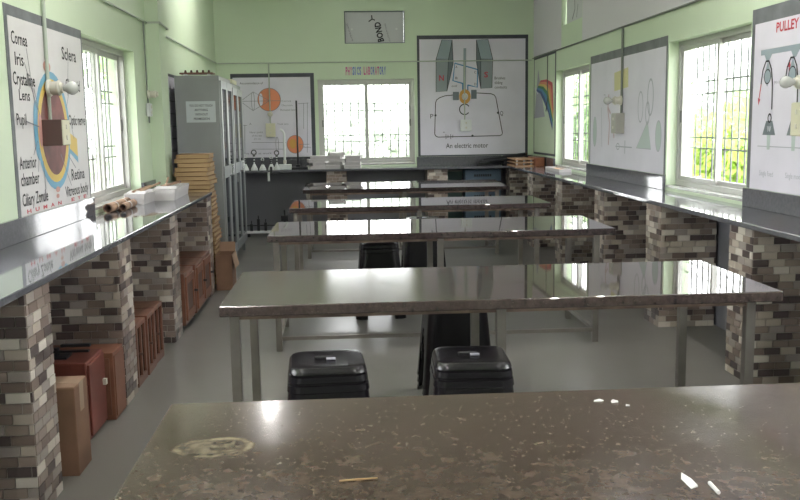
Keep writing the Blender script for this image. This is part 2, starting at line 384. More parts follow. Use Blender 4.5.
def window(n, loc, rz, w, detail=True, label=None):
    h = WZ1-WZ0
    r = bpy.data.objects.new('window_%d' % n, None); C.objects.link(r); r.location = (*loc, WZ0); r.rotation_euler = (0, 0, rz); struct(r, label)
    MB().cbox(-.0, w, .0, TH, .0, .022, .003).obj('window_sill', 'sill_stone', r)
    f = MB(); D0, D1 = .085, .155; b = .042; z0 = .022
    f.box(0, w, D0, D1, z0, z0+b).box(0, w, D0, D1, h-b, h).box(0, b, D0, D1, z0+b, h-b).box(w-b, w, D0, D1, z0+b, h-b)
    f.box(b, w-b, D0+.03, D0+.036, z0+b, z0+b+.015)
    f.obj('window_frame', 'aluminium', r)
    mid = w/2
    for k, (a, c, y) in enumerate(((b, mid+.025, .10), (mid-.025, w-b, .128))):
        s = MB(); t = .038; za, zb = z0+b, h-b
        s.box(a, c, y, y+.022, za, za+t).box(a, c, y, y+.022, zb-t, zb).box(a, a+t, y, y+.022, za+t, zb-t).box(c-t, c, y, y+.022, za+t, zb-t)
        so = s.obj('sash', 'aluminium', r)
        MB().box(a+t, c-t, y+.009, y+.013, za+t, zb-t).obj('pane', 'window_glass', so)
        if detail: MB().box(a+.008 if k == 0 else c-.03, a+.03 if k == 0 else c-.008, y-.008, y, h*.45, h*.45+.10).obj('latch', 'aluminium_dark', so)
    if detail:
        me = MB().tube([(0,0,0),(0,0,h-.0)], .008, 6).mesh('grille_bar', 'grille_iron')
        nb = round(w/.118)
        for k in range(1, nb): link('grille_bar', me, r, (w*k/nb, .205, 0))
        mh = MB().box(0, w, -.004, .004, -.006, .006).mesh('grille_rail', 'grille_iron')
        for z in (.34, .43, .79, .89): link('grille_rail', mh, r, (0, .205, z))
    # daylight sampling through the opening
    pl = bpy.data.lights.new('window_portal', 'AREA'); pl.shape = 'RECTANGLE'; pl.size = w; pl.size_y = h; pl.cycles.is_portal = True
    po = bpy.data.objects.new('window_portal_%d' % n, pl); C.objects.link(po)
    Rz = Matrix.Rotation(rz, 4, 'Z'); ctr = Matrix.Translation((*loc, WZ0)) @ Rz @ Vector((w/2, TH+.01, h/2))
    po.matrix_world = Matrix.Translation(ctr) @ Rz @ Matrix.Rotation(-PI/2, 4, 'X') @ Matrix.Rotation(0, 4, 'Z')
    return r
window(1, (XL, 6.47), PI/2, 1.58, True, 'sliding aluminium window on the left wall beside the eye chart')
window(2, (XR, 7.68), -PI/2, 1.56, True, 'sliding aluminium window on the right wall beside the pulley chart')
window(3, (XR, 11.78), -PI/2, 1.59, True, 'far sliding aluminium window on the right wall')
window(4, (-.34, YB), 0, 1.40, True, 'sliding aluminium window in the middle of the back wall')
window(5, (XL, 2.6), PI/2, 1.6, False); window(6, (XL, -1.3), PI/2, 1.6, False)  # unseen windows behind the camera continue the pattern, added for more daylight
window(7, (XR, 3.66), -PI/2, 1.56, False); window(8, (XR, -.3), -PI/2, 1.6, False)
for nm, (a, b) in (('left', LWIN[2]),):
    struct(MB().box(XL-TH-.55, XL-TH, a-.3, b+.9, WZ1+.06, WZ1+.14).obj('sunshade', 'concrete'), 'concrete sunshade over the left window outside')

# vents closed with film-covered panels
v = thing('vent_panel', 'silver composite panel with BOND lettering closing the vent above the back window', 'panel', (.064, YB, 2.712))
MB().box(.012, .85, .055, .062, .0, .45).obj('panel', 'panel_film', v)
MB().box(0, .866, .03, .08, .0, .012).box(0, .866, .03, .08, .443, .455).box(0, .012, .03, .08, .012, .443).box(.852, .866, .03, .08, .012, .443).obj('frame', 'paint_magnet_dark', v)
text(v, 'BOND', .565, .035, .845, .085, 'ink_black', -.054, rot=math.radians(101), bold=.035)
text(v, 'ALUMINIUM PANEL', .66, .03, .93, .022, 'ink_grey', -.054, rot=math.radians(105))
text(v, 'ALUMINIUM PANEL', .125, .04, .39, .022, 'ink_grey', -.054, rot=math.radians(107))
MB().stroke([(.35,.31),(.40,.345),(.44,.33)], .016, -.054).stroke([(.40,.345),(.395,.40)], .016, -.054).isl('logo_mark', 'ink_black', v)
MB().ell((.108,.205), .014, .014, -.053).ell((.75,.205), .016, .016, -.053).isl('rivet', 'white_plastic', v)
v = thing('vent_panel', 'dull panel closing the vent high on the right wall', 'panel', (XR, 11.49, 2.75), -PI/2)
MB().box(.01, .95, .055, .062, .0, .45).obj('panel', 'panel_film', v)
MB().stroke([(.30,.05),(.42,.16),(.40,.3),(.55,.42)], .03, -.054).stroke([(.5,.05),(.56,.2)], .02, -.054).isl('print_mark', 'ink_grey', v)

# ------------------------------------------------------------------ counters
def counter(label, x0, x1, y0, y1, splashes):
    t = thing('counter_top', label, 'counter', (x0, y0, .92))
    MB().cbox(0, x1-x0, 0, y1-y0, 0, .03, .004).obj('slab', 'counter_granite', t)
    for a, b, c, d in splashes: MB().cbox(a-x0, b-x0, c-y0, d-y0, .03, .158, .003).obj('backsplash', 'counter_granite', t)
    return t
counter('polished grey granite counter running along the left wall', XL+.001, -1.24, 1.7, 8.57, [(XL+.001, XL+.026, a, b) for a, b in ((1.7, 2.58), (4.22, 6.46), (8.06, 8.57))])
counter('polished grey granite counter running along the right wall', 2.33, XR-.001, 1.5, YB-.001, [(XR-.026, XR-.001, a, b) for a, b in ((1.5, 2.08), (3.68, 6.11), (7.69, 10.18), (11.79, 13.17))])
counter('dark granite counter under the back window', XL+.001, 2.328, 12.62, YB-.001, [(a, b, YB-.026, YB-.001) for a, b in ((XL+.001, -.36), (1.08, 2.325))])

brick_me = {}
for i, m in enumerate(TILES):
    brick_me[i] = MB().box(-.5, .5, -.5, .5, -.5, .5).mesh('brick', m)
def courses(width):
    """running bond rows: (centre, length, z, tone)"""
    rows = []; ph, pl = .0437, .096; g = .0045; z = 0; k = 0
    while z < .915:
        hz = min(ph, .918-z)
        off = [0, .5, .22, .72][k % 4]*pl + random.uniform(-.012, .012); u = -off
        while u < width:
            a, b = max(u, 0)+g/2, min(u+pl, width)-g/2
            if b-a > .008:
                tone = random.choices(range(6), (2.4, 3.0, 2.2, 2.2, 1.1, 2.0))[0]
                rows.append(((a+b)/2, b-a, z+hz/2, hz-g, tone))
            u += pl
        z += ph; k += 1
    return rows
def pillar(label, side, y0, y1, single=True, x0=None, x1=None):
    """tiled counter support; side 'L' faces +x, 'R' faces -x, 'B' only its front"""
    if side == 'L': xa, xb = XL+.02, -1.25
    elif side == 'R': xa, xb = 2.35, XR-.02
    else: xa, xb = x0, x1
    t = thing('tiled_pillar', label, 'pillar', ((xa+xb)/2, (y0+y1)/2, 0))
    w, d = xb-xa, y1-y0
    MB().box(-w/2+.004, w/2-.004, -d/2+.004, d/2-.004, 0, .92).obj('core', 'grout', t)
    pieces = [((-w/2+c, -d/2+.002, z), (l, .008, h), tn) for c, l, z, h, tn in courses(w)]
    sx = {'L': w/2-.002, 'R': -w/2+.002}.get(side)
    if sx is not None: pieces += [((sx, -d/2+c, z), (.008, l, h), tn) for c, l, z, h, tn in courses(d)]
    if single:
        for loc, sc, tn in pieces: link('brick', brick_me[tn], t, loc, None, sc)
    else:
        mb = MB(); idx = []
        for (x, y, z), (a, b, c), tn in pieces:
            mb.box(x-a/2, x+a/2, y-b/2, y+b/2, z-c/2, z+c/2); idx += [tn]*6
        o = mb.obj('brick_cladding', TILES[0], t); o['kind'] = 'stuff'
        for m in TILES[1:]: o.data.materials.append(m)
        o.data.polygons.foreach_set('material_index', idx)
    return t
pillar('brick-tiled counter pillar nearest the camera on the left', 'L', 3.53, 3.82)
pillar('second brick-tiled pillar from the camera under the left counter, beside the plywood box', 'L', 5.0, 5.29)
pillar('third brick-tiled pillar under the left counter, past the glazed balance cases', 'L', 6.5, 6.80)
pillar('brick-tiled pillar at the far end of the left counter, beside the notebook pile', 'L', 8.26, 8.55)
pillar('brick-tiled pillar closest to the camera under the left counter end', 'L', 2.0, 2.29, False)
pillar('brick-tiled pillar nearest the camera under the right counter, below the pulley chart', 'R', 5.01, 5.33)
pillar('second brick-tiled pillar from the camera under the right counter, below the near window', 'R', 6.53, 6.85)
pillar('third brick-tiled pillar from the camera under the right counter, below the faded chart', 'R', 8.0, 8.31)
pillar('fourth brick-tiled pillar from the camera under the right counter', 'R', 9.57, 9.87, False)
pillar('fifth brick-tiled pillar from the camera under the right counter, below the far window', 'R', 11.08, 11.40, False)
pillar('brick-tiled pillar in the far right corner of the counters', 'R', 12.64, 12.95, False)
pillar('brick-tiled pillar under the back counter below the paper stacks', 'B', 12.66, 13.1, False, -.24, .05)
pillar('brick-tiled pillar under the back counter below the motor chart', 'B', 12.66, 13.1, False, 1.18, 1.47)

# ------------------------------------------------------------------ tables
ZT = .815
def table(label, x0, y0, w=2.405, d=.905, top='table_granite', tilt=0.0, z=ZT):
    t = thing('granite_table', label, 'table', (x0, y0, 0))
    tp = MB().cbox(0, w, 0, d, -.045, 0, .005).obj('table_top', top, t); tp.location = (0, 0, z); tp.rotation_euler = (tilt, 0, 0)
    zb = z-.045; L = .042
    lx = (.035, w/2-.035, w-.14); ly = (.045, d-.045-L)
    for x in lx:
        for y in ly: MB().cbox(x, x+L, y, y+L, 0, zb+tilt*y, .003).obj('leg', 'steel', t)
    a, b = lx[0]+L, lx[2]
    for y in ly:
        MB().box(a, lx[1], y+.006, y+L-.006, zb-.022, zb).box(lx[1]+L, b, y+.006, y+L-.006, zb-.022, zb).isl('apron', 'rust_steel', t)
        MB().box(a, lx[1], y+.008, y+L-.008, .075, .10).box(lx[1]+L, b, y+.008, y+L-.008, .075, .10).isl('stretcher', 'steel', t)
    for x in lx:
        MB().box(x+.006, x+L-.006, ly[0]+L, ly[1], zb-.022, zb).isl('apron', 'rust_steel', t)
        MB().box(x+.008, x+L-.008, ly[0]+L, ly[1], .075, .10).isl('stretcher', 'steel', t)
    return t
table('brown granite lab table nearest the camera with a dried oval stain', -.478, 1.475, top='near_table_granite')
table('second granite lab table from the camera, just behind the black stools', -.528, 3.695, top='worn_table_granite')
table('third granite lab table from the camera, middle of the row of five', -.528, 6.10)
table('fourth granite lab table from the camera', -.50, 8.17)
table('farthest granite lab table, closest to the back window', -.475, 10.50, tilt=.028)

# ------------------------------------------------------------------ stools
def stool_mesh():
    bm = bmesh.new(); n = 12
    def ringpts(h, cr):
        cr = min(cr, h*.95); pts = []
        for q in range(4):
            cx, cy = [(1,1),(-1,1),(-1,-1),(1,-1)][q]
            cx *= h-cr; cy *= h-cr
            for k in range(5):
                t = q*PI/2 + k/4*PI/2; pts.append((cx+cr*math.cos(t), cy+cr*math.sin(t)))
            # along the straight side
            nx = [(-1,1),(-1,-1),(1,-1),(1,1)][q]
            e = (nx[0]*(h-cr)+cr*math.cos((q+1)*PI/2), nx[1]*(h-cr)+cr*math.sin((q+1)*PI/2)); s = pts[-1]
            for k in range(1, 7): pts.append((s[0]+(e[0]-s[0])*k/7, s[1]+(e[1]-s[1])*k/7))
        return pts
    prof = [(.626,.05),(.628,.11),(.630,.132),(.627,.145),(.618,.153),(.604,.157),(.601,.153),(.597,.153),(.594,.158),(.572,.161),(.569,.157),(.563,.157),(.560,.163),(.535,.166),(.531,.162),(.42,.172),(.30,.183),(.20,.192),(.10,.201),(.03,.207),(.0,.212)]
    rings = []
    for z, h in prof: rings.append([bm.verts.new((x, y, z)) for x, y in ringpts(h, .055 if z > .5 else .05)])
    N = len(rings[0]); bm.faces.new(rings[0])
    for i in range(len(rings)-1):
        for k in range(N):
            side = k % 11
            if prof[i][0] <= .31 and 4 <= side <= 10:
                if prof[i][0] <= .21 and 5 <= side <= 9: continue
                if 6 <= side <= 8: continue
            bm.faces.new((rings[i][k], rings[i+1][k], rings[i+1][(k+1) % N], rings[i][(k+1) % N]))
    bmesh.ops.recalc_face_normals(bm, faces=bm.faces[:])
    bmesh.ops.solidify(bm, geom=bm.faces[:], thickness=.003)
    me = bpy.data.meshes.new('stool_body'); bm.to_mesh(me); bm.free(); me.materials.append(MATS['black_plastic'])
    me.transform(Matrix.Diagonal((.965, .965, 1, 1))); me.shade_smooth(); me.set_sharp_from_angle(angle=math.radians(30))
    return me
sm = stool_mesh()
st0 = thing('plastic_stool', 'left shiny black plastic stool of the front pair before the second table', 'stool', (-.083, 3.515, 0), .05, 'black plastic stools')
link('seat_body', sm, st0)
o = MB().add([(.04*math.cos(t)+0, .015*math.sin(t), .6325) for t in [2*PI*k/16 for k in range(16)]]+[(.04*math.cos(t), .015*math.sin(t), .626) for t in [2*PI*k/16 for k in range(16)]],
             [tuple(range(16))]+[(k, (k+1) % 16, 16+(k+1) % 16, 16+k) for k in range(16)]).obj('grip_slot', 'hole_black', st0)
o.location = (-.01, .02, 0)
MB().box(-.018, .018, -.012, .012, .629, .6335).obj('seat_patch', 'patch_grey', st0).location = (.015, -.012, 0)  # small raised grey rectangle on the seat
def stool(label, x, y, z=0, rz=0): return dup(st0, label, (x, y, z), rz)
stool('right shiny black plastic stool of the front pair before the second table', .495, 3.515, 0, -.04)
for k, s in enumerate(('lowest', 'middle', 'topmost')):
    stool(s+' black plastic stool in the nested stack behind the second table', .615, 5.02, k*.045, .03)
stool('lone black plastic stool behind the third table, left of the far stack', .275, 7.30, 0, .02)
for k, s in enumerate(('lowest', 'second lowest', 'second highest', 'topmost')):
    stool(s+' black plastic stool in the nested stack behind the third table', .675, 7.73, k*.04, .02)

# ------------------------------------------------------------------ painted wall charts
def chart(name, label, loc, rz, w, h, ground, border, bl, br, bt, bb):
    t = thing(name, label, 'wall chart', loc, rz)
    MB().box(0, w, -.003, -.0005, 0, h).obj('border', border, t)
    MB().box(bl, w-br, -.005, -.003, bb, h-bt).obj('ground', ground, t)
    return t
D = .0062
# eye chart
c = chart('eye_chart', 'human eye anatomy chart painted on the left wall', (XL, 5.02, 1.07), PI/2, 1.44, 1.155, 'poster_eye_white', 'poster_border_grey', .045, .03, .06, 0)
for s, u, v_, u1, h in [('Cornea',.075,.951,.327,.069),('Iris',.11,.838,.245,.07),('Crystalline',.06,.731,.413,.07),('Lens',.135,.647,.308,.06),('Pupil',.07,.511,.225,.064),
    ('Anterior',.065,.268,.342,.07),('chamber',.07,.175,.373,.07),('Ciliary Zonule',.07,.062,.506,.07),('Sclera',.96,.928,1.269,.08),('Choroid',1.001,.735,1.316,.074),
    ('Optic nerve',1.02,.511,1.39,.068),('Retina',1.001,.152,1.297,.074),('Vitreous body',.85,.055,1.368,.066)]:
    text(c, s, u, v_, u1, h, 'ink_black', D, bold=.012)
for k, ch in enumerate('HUMAN EYE'):
    if ch != ' ': text(c, ch, .13+k*.139, .018, .20+k*.139, .022, 'ink_red', D, 'title_letter', bold=.03)
ec = (.70, .475)
MB().ell(ec, .335, .36, D).obj('sclera_ring', 'paint_blue', c)
MB().ell(ec, .295, .315, D+.0004).obj('choroid_ring', 'paint_yellow', c)
MB().ell(ec, .24, .27, D+.0008).obj('vitreous_body', 'paint_maroon', c)
MB().poly([(1.0,.36),(1.17,.30),(1.17,.42),(1.02,.46)], D+.0006).obj('optic_nerve', 'paint_yellow', c)
MB().poly([(1.0,.33),(1.17,.26),(1.17,.30),(1.0,.36)], D+.0008).obj('nerve_sheath', 'paint_blue', c)
MB().ring((.40,.48), .05, .16, .03, D+.0012, PI/2, 3*PI/2).obj('cornea', 'paint_blue', c)
MB().ell((.45,.48), .035, .10, D+.0014).obj('crystalline_lens', 'paint_pink', c)
MB().ell((.64,.86), .07, .035, D+.0012).ell((.70,.115), .04, .018, D+.0012).ell((.69,.075), .03, .014, D+.0012).isl('muscle', 'paint_pink', c)
l = MB()
for p in ([(.30,.94),(.38,.62)], [(.25,.86),(.42,.60)], [(.38,.72),(.45,.57)], [(.22,.53),(.43,.50)], [(.30,.34),(.38,.42)], [(.36,.24),(.40,.38)], [(.47,.13),(.46,.30)], [(1.08,.92),(1.02,.70)], [(1.06,.73),(.98,.62)], [(1.06,.51),(1.1,.42)], [(1.1,.23),(.95,.32)], [(.98,.12),(.80,.33)]):
    l.stroke(p, .007, D+.0018)
l.isl('leader_line', 'ink_grey', c)

# retina chart on the back wall
c = chart('vision_chart', 'vision chart with orange eyeballs on the back wall behind the cabinets', (-1.58, YB, 1.02), 0, 1.19, 1.285, 'poster_white', 'poster_border', .03, .055, .055, .09)
z = .06
text(c, 'Accommodation of', .133, 1.075+z, .46, .032, 'ink_black', D, 'title_lettering')
MB().ell((.541,.855+z), .163, .163, D).obj('eyeball', 'paint_orange', c)
MB().ring((.541,.855+z), .163, .163, .007, D+.0004).ring((.894,.212+z), .118, .130, .006, D+.0004).isl('eyeball_outline', 'ink_grey', c)
MB().ell((.425,.855+z), .028, .09, D+.0008).obj('eye_lens', 'poster_white', c)
MB().ell((.894,.212+z), .118, .130, D).obj('eyeball', 'paint_orange', c)
MB().ell((.86,.22+z), .05, .07, D+.0006).obj('eye_lens', 'paint_amber', c)
l = MB()
for p in ([(.133,.836),(.316,.967),(.546,.84)], [(.133,.836),(.306,.702),(.546,.84)], [(.133,.836),(.70,.838)], [(.27,.248),(.762,.239)], [(.27,.153),(.759,.145)], [(1.033,.80),(1.022,.431)], [(1.086,.80),(1.065,.09)], [(.95,.79),(1.10,.80)], [(.157,.495),(.213,.494)], [(.181,.50),(.166,.09)], [(.95,.21),(1.1,.21)]):
    l.stroke([(a, b+z) for a, b in p], .006, D+.0012)
l.ring((.31,.835+z), .022, .13, .006, D+.0012).ring((.635,.215+z), .02, .105, .006, D+.0012)
l.isl('ray_line', 'ink_grey', c)
for s, u, v_, u1, h in [('Cornea',.718,.821,.855,.026),('Ciliary muscle',.716,.759,.875,.026),('Relaxed lens',.698,.693,.92,.028),('A',.245,.50,.278,.03),('Near point',.247,.38,.437,.028),('of the eye',.276,.333,.419,.026),('25 cm',.306,.288,.402,.024),('Thick lens',.644,.493,.803,.028),('Retina',1.013,.156,1.12,.026),('Eye lens at work',.147,.076,.552,.03)]:
    text(c, s, u, v_+z, u1, h, 'ink_grey', D)

# electric motor chart
c = chart('motor_chart', 'electric motor chart with N and S magnets on the back wall', (1.10, YB, 1.08), 0, 1.62, 1.735, 'poster_white', 'poster_border', .035, .04, .055, .02)
MB().poly([(.275,1.4),(.456,1.398),(.43,.942),(.27,.933)], D).poly([(.926,1.393),(1.101,1.391),(1.089,.982),(.925,.973)], D).isl('magnet_face', 'paint_magnet', c)
MB().poly([(.275,1.4),(.361,1.671),(.511,1.669),(.456,1.398)], D).poly([(.863,1.666),(1.033,1.672),(1.101,1.391),(.926,1.393)], D).isl('magnet_top', 'paint_steel', c)
MB().poly([(.511,1.669),(.524,1.331),(.43,.942),(.456,1.398)], D).poly([(.863,1.666),(.926,1.393),(.925,.973),(.862,1.364)], D).isl('magnet_side', 'paint_magnet_dark', c)
l = MB()
for p in ([(.275,1.4),(.456,1.398),(.43,.942),(.27,.933),(.275,1.4),(.361,1.671),(.511,1.669),(.456,1.398)], [(.511,1.669),(.524,1.331),(.43,.942)], [(.926,1.393),(1.101,1.391),(1.089,.982),(.925,.973),(.926,1.393),(.863,1.666),(1.033,1.672),(1.101,1.391)], [(.863,1.666),(.862,1.364),(.925,.973)]):
    l.stroke(p, .008, D+.0006)
l.isl('magnet_outline', 'ink_black', c)
text(c, 'N', .318, 1.092, .386, .078, 'ink_red', D+.001, bold=.02); text(c, 'S', .975, 1.133, 1.032, .078, 'ink_red', D+.001, bold=.02)
MB().stroke([(.666,1.047),(.518,1.09),(.547,1.338),(.88,1.245),(.872,.992),(.735,1.024)], .020, D).stroke([(.66,1.05),(.66,.93)], .018, D).stroke([(.735,1.03),(.735,.93)], .018, D).isl('coil', 'paint_coil', c)
MB().poly([(.665,.88),(.705,.88),(.715,1.55),(.675,1.55)], D+.0003).obj('axle', 'paint_steel', c)
MB().ell((.692,.861), .085, .105, D+.0008).obj('commutator', 'paint_amber', c)
MB().ell((.692,.861), .045, .05, D+.0012).obj('commutator_gap', 'poster_white', c)
MB().poly([(.516,.811),(.605,.811),(.605,.929),(.516,.929)], D+.001).poly([(.783,.826),(.864,.826),(.864,.955),(.783,.955)], D+.001).isl('brush', 'paint_magnet_dark', c)
MB().stroke([(.517,.885),(.40,.875),(.327,.851),(.28,.82),(.261,.777),(.245,.327),(.262,.295),(.294,.281),(1.20,.288),(1.235,.30),(1.242,.33),(1.146,.839),(1.125,.875),(1.077,.896),(.864,.91)], .012, D).stroke([(.41,.25),(.41,.32)], .008, D).stroke([(.44,.27),(.44,.31)], .008, D).stroke([(.48,.25),(.48,.32)], .008, D).stroke([(.51,.27),(.51,.31)], .008, D).ring((.687,.677), .075, .075, .014, D, .6, 5.6).ell((.259,.597), .016, .016, D+.0004).ell((1.177,.621), .016, .016, D+.0004).ell((.80,.292), .016, .016, D+.0004).isl('circuit_wire', 'ink_black', c)
for s, u, v_, u1, h in [('P',.183,.553,.229,.065),('Q',1.207,.583,1.254,.062),('+',.365,.335,.395,.03),('A',.555,1.27,.585,.035),('B',.555,1.11,.585,.035),('C',.83,1.19,.86,.035),('D',.83,1.02,.86,.035),('coil',.499,1.001,.575,.03),('Brushes',1.127,1.101,1.284,.04),('sliding',1.127,1.034,1.242,.04),('contacts',1.127,.97,1.307,.04)]:
    text(c, s, u, v_, u1, h, 'ink_black', D+.0016)
text(c, 'An electric motor', .408, .118, 1.03, .072, 'ink_black', D, 'caption_lettering', bold=.006)

# faded chart, right wall
c = chart('faded_chart', 'pale faded chart with a yellow patch between the right-hand windows', (XR, 10.13, 1.08), -PI/2, 2.42, 1.19, 'poster_white', 'poster_border_grey', .04, .03, .085, 0)
MB().poly([(.91,.96),(1.36,.99),(1.37,.80),(.92,.775)], D).obj('yellow_patch', 'paint_pale_yellow', c)
MB().ell((.22,.36), .07, .16, D).ell((2.25,.334), .075, .135, D).poly([(1.65,.214),(2.06,.214),(1.96,.467)], D).isl('pale_shape', 'ink_faint_green', c)
l = MB(); l.stroke([(.73,.75),(.70,.6),(.77,.45),(.74,.223)], .03, D).stroke([(.70,.62),(.80,.55)], .03, D).stroke([(.9,.55),(.93,.3)], .03, D).isl('pale_red_figure', 'ink_faint_red', c)
l = MB(); l.ring((2.02,.682), .075, .16, .02, D).ring((1.95,.54), .05, .10, .018, D).stroke([(.99,.216),(1.52,.216)], .012, D).ring((1.07,.216), .05, .03, .012, D).stroke([(1.3,.28),(1.3,.15)], .02, D).stroke([(.55,.75),(.6,.75),(.6,.70),(.55,.70)], .012, D).stroke([(.46,.62),(.50,.2)], .012, D).ring((1.75,.6), .07, .14, .014, D).stroke([(1.65,.214),(2.06,.214),(1.96,.467)], .012, D+.0004, True).ring((2.25,.334), .075, .135, .01, D+.0004).ring((.22,.36), .07, .16, .01, D+.0004).isl('pale_outline', 'ink_faint', c)
# prism chart
c = chart('prism_chart', 'green prism chart with a rainbow band in the far right corner', (XR, 13.15, 1.10), -PI/2, 1.36, 1.39, 'wall_paint', 'poster_border', .05, .05, .05, .03)
MB().poly([(.30,1.20),(-.0+.06,.51),(.74,.53)], D).obj('prism', 'ink_faint', c)
cols = ['paint_red', 'paint_orange', 'paint_yellow', 'paint_green', 'paint_coil', 'paint_navy']
A = [(.46,1.035),(.85,1.03),(1.19,.97),(1.24,.70),(1.26,.62)]; Bq = [(.17,.90),(.45,.85),(.66,.74),(.95,.58),(1.20,.34)]
for k, m in enumerate(cols):
    f0, f1 = k/6, (k+1)/6; lerp = lambda p, q, f: (p[0]+(q[0]-p[0])*f, p[1]+(q[1]-p[1])*f)
    mb = MB()
    for i in range(4): mb.poly([lerp(A[i], Bq[i], f0), lerp(A[i+1], Bq[i+1], f0), lerp(A[i+1], Bq[i+1], f1), lerp(A[i], Bq[i], f1)], D+.0006)
    mb.obj('rainbow_stripe', m, c)
MB().stroke([(.06,.95),(.30,.85)], .02, D+.001).obj('light_ray', 'poster_white', c)
# pulley chart
c = chart('pulley_chart', 'pulley chart with red title and hanging weights, nearest on the right wall', (XR, 6.10, 1.08), -PI/2, 1.95, 1.20, 'poster_white', 'poster_border_grey', .05, .04, .10, 0)
text(c, 'PULLEY', .352, 1.02, .64, .06, 'ink_red', D, 'title_lettering', bold=.025)
MB().poly([(.15,.887),(1.6,.887),(1.6,.922),(.15,.922)], D).poly([(.205,.887),(.31,.887),(.27,.845),(.235,.845)], D+.0003).poly([(.56,.887),(.665,.887),(.625,.845),(.59,.845)], D+.0003).isl('support_beam', 'paint_steel', c)
l = MB(); wts = MB(); pl = MB(); st = MB()
for dx in (0, .33):
    pl.poly([(.20+dx,.74),(.257+dx,.85),(.31+dx,.74),(.257+dx,.68)], D+.0002)
    l.ring((.257+dx,.745), .045, .045, .008, D+.0008)
    l.stroke([(.17+dx,.70),(.19+dx,.79),(.23+dx,.845),(.27+dx,.845),(.31+dx,.79),(.33+dx,.70),(.335+dx,.53)], .014, D+.001)
    l.ring((.31+dx,.475), .022, .026, .012, D+.0008)
    wts.poly([(.215+dx,.365),(.395+dx,.365),(.35+dx,.457),(.262+dx,.457)], D)
    st.poly([(.28+dx,.365),(.33+dx,.365),(.325+dx,.27),(.285+dx,.27)], D)
    text(c, 'W', .28+dx, .385, .335+dx, .04, 'poster_white', D+.001)
pl.isl('pulley_wheel', 'paint_steel', c); l.isl('rope', 'ink_black', c); wts.isl('weight', 'paint_magnet_dark', c); st.isl('weight_stand', 'ink_faint_green', c)
MB().stroke([(.17,.70),(.145,.60)], .012, D).poly([(.13,.61),(.165,.60),(.14,.56)], D).stroke([(.545,.70),(.545,.79)], .012, D).poly([(.525,.79),(.565,.79),(.545,.83)], D).isl('force_arrow', 'ink_red', c)
MB().stroke([(.15,.29),(.9,.29)], .006, D).obj('base_line', 'ink_faint', c)
text(c, 'Single fixed', .192, .095, .388, .035, 'ink_faint', D); text(c, 'Single movable', .551, .097, .80, .035, 'ink_faint', D); text(c, 'M=1', .355, .69, .418, .022, 'ink_grey', D)
# written list behind the cabinet
c = chart('wall_list', 'white written sheet on the left wall squeezed behind the cabinet', (XL, 8.93, 1.06), PI/2, 1.25, 1.05, 'poster_white', 'poster_border', .01, .02, .03, .01)
l = MB()
for k in range(7): l.stroke([(.05,.12+k*.13),(1.2,.12+k*.13)], .008, D)
l.isl('ruled_line', 'ink_grey', c)
# wall lettering over the back window
c = thing('wall_lettering', 'small pink and blue letters reading PHYSICS LABORATORY above the back window', 'lettering', (.068, YB, 2.272))
wd = {'I': .012}; u = 0
for ch, col in zip('PHYSICS LABORATORY', 'ppp'+'bbbb'+' '+'ppp'+'bb'+'ppbbb'):
    if ch != ' ': text(c, ch, u, 0, u+wd.get(ch, .026), .11, 'letter_pink' if col == 'p' else 'letter_blue', .003, 'letter', bold=.03)
    u += .0325

# ------------------------------------------------------------------ conduits, lamps, switch boxes
def conduit(label, pts, r=.009, m='conduit', clips=True):
    t = thing('conduit', label, 'conduit', pts[0]); P0 = Vector(pts[0])
    MB().tube([Vector(p)-P0 for p in pts], r, 8).obj('pipe', m, t)
    return t
XLw, XRw, YBw = XL+.016, XR-.016, YB-.016
conduit('thin conduit along the upper left wall', [(XLw, -2.5, 2.51), (XLw, 8.56, 2.51), (XL+.136, 8.56, 2.51), (XL+.136, 8.94, 2.49), (XLw, 8.94, 2.48), (XLw, 10.5, 2.47), (XLw, 13.17, 2.455)])
conduit('thin conduit along the upper right wall', [(XRw, -2.5, 2.47), (XRw, 13.17, 2.47)], .010, 'conduit_dark')
conduit('thin conduit across the back wall above the window', [(XL+.03, YBw, 2.45), (XR-.03, YBw, 2.45)], .008)
conduit('conduit dropping to the lamp on the eye chart', [(XLw, 5.65, 2.50), (XLw, 5.63, 1.60)], .012)
conduit('conduit dropping down the left wall before the column', [(XLw, 8.42, 2.50), (XLw, 8.44, 1.95), (XLw, 8.47, 1.60)], .007, 'conduit_dark')
conduit('conduit dropping to the lamp on the faded chart', [(XRw, 8.93, 2.46), (XRw, 8.93, 1.56)], .013, 'conduit_dark')
conduit('conduit dropping to the lamp on the pulley chart', [(XRw, 5.28, 2.46), (XRw, 5.28, 1.58)], .012)
conduit('thin wire dropping over the prism chart', [(XRw, 12.22, 2.46), (XRw, 12.22, 1.86), (XRw, 12.3, 1.7)], .006, 'conduit_dark')
conduit('conduit dropping to the switch box on the vision chart', [(-1.03, YBw, 2.44), (-1.03, YBw, 1.56)], .009)
conduit('conduit dropping to the switch box on the motor chart', [(1.785, YBw, 2.44), (1.785, YBw, 1.60)], .009)

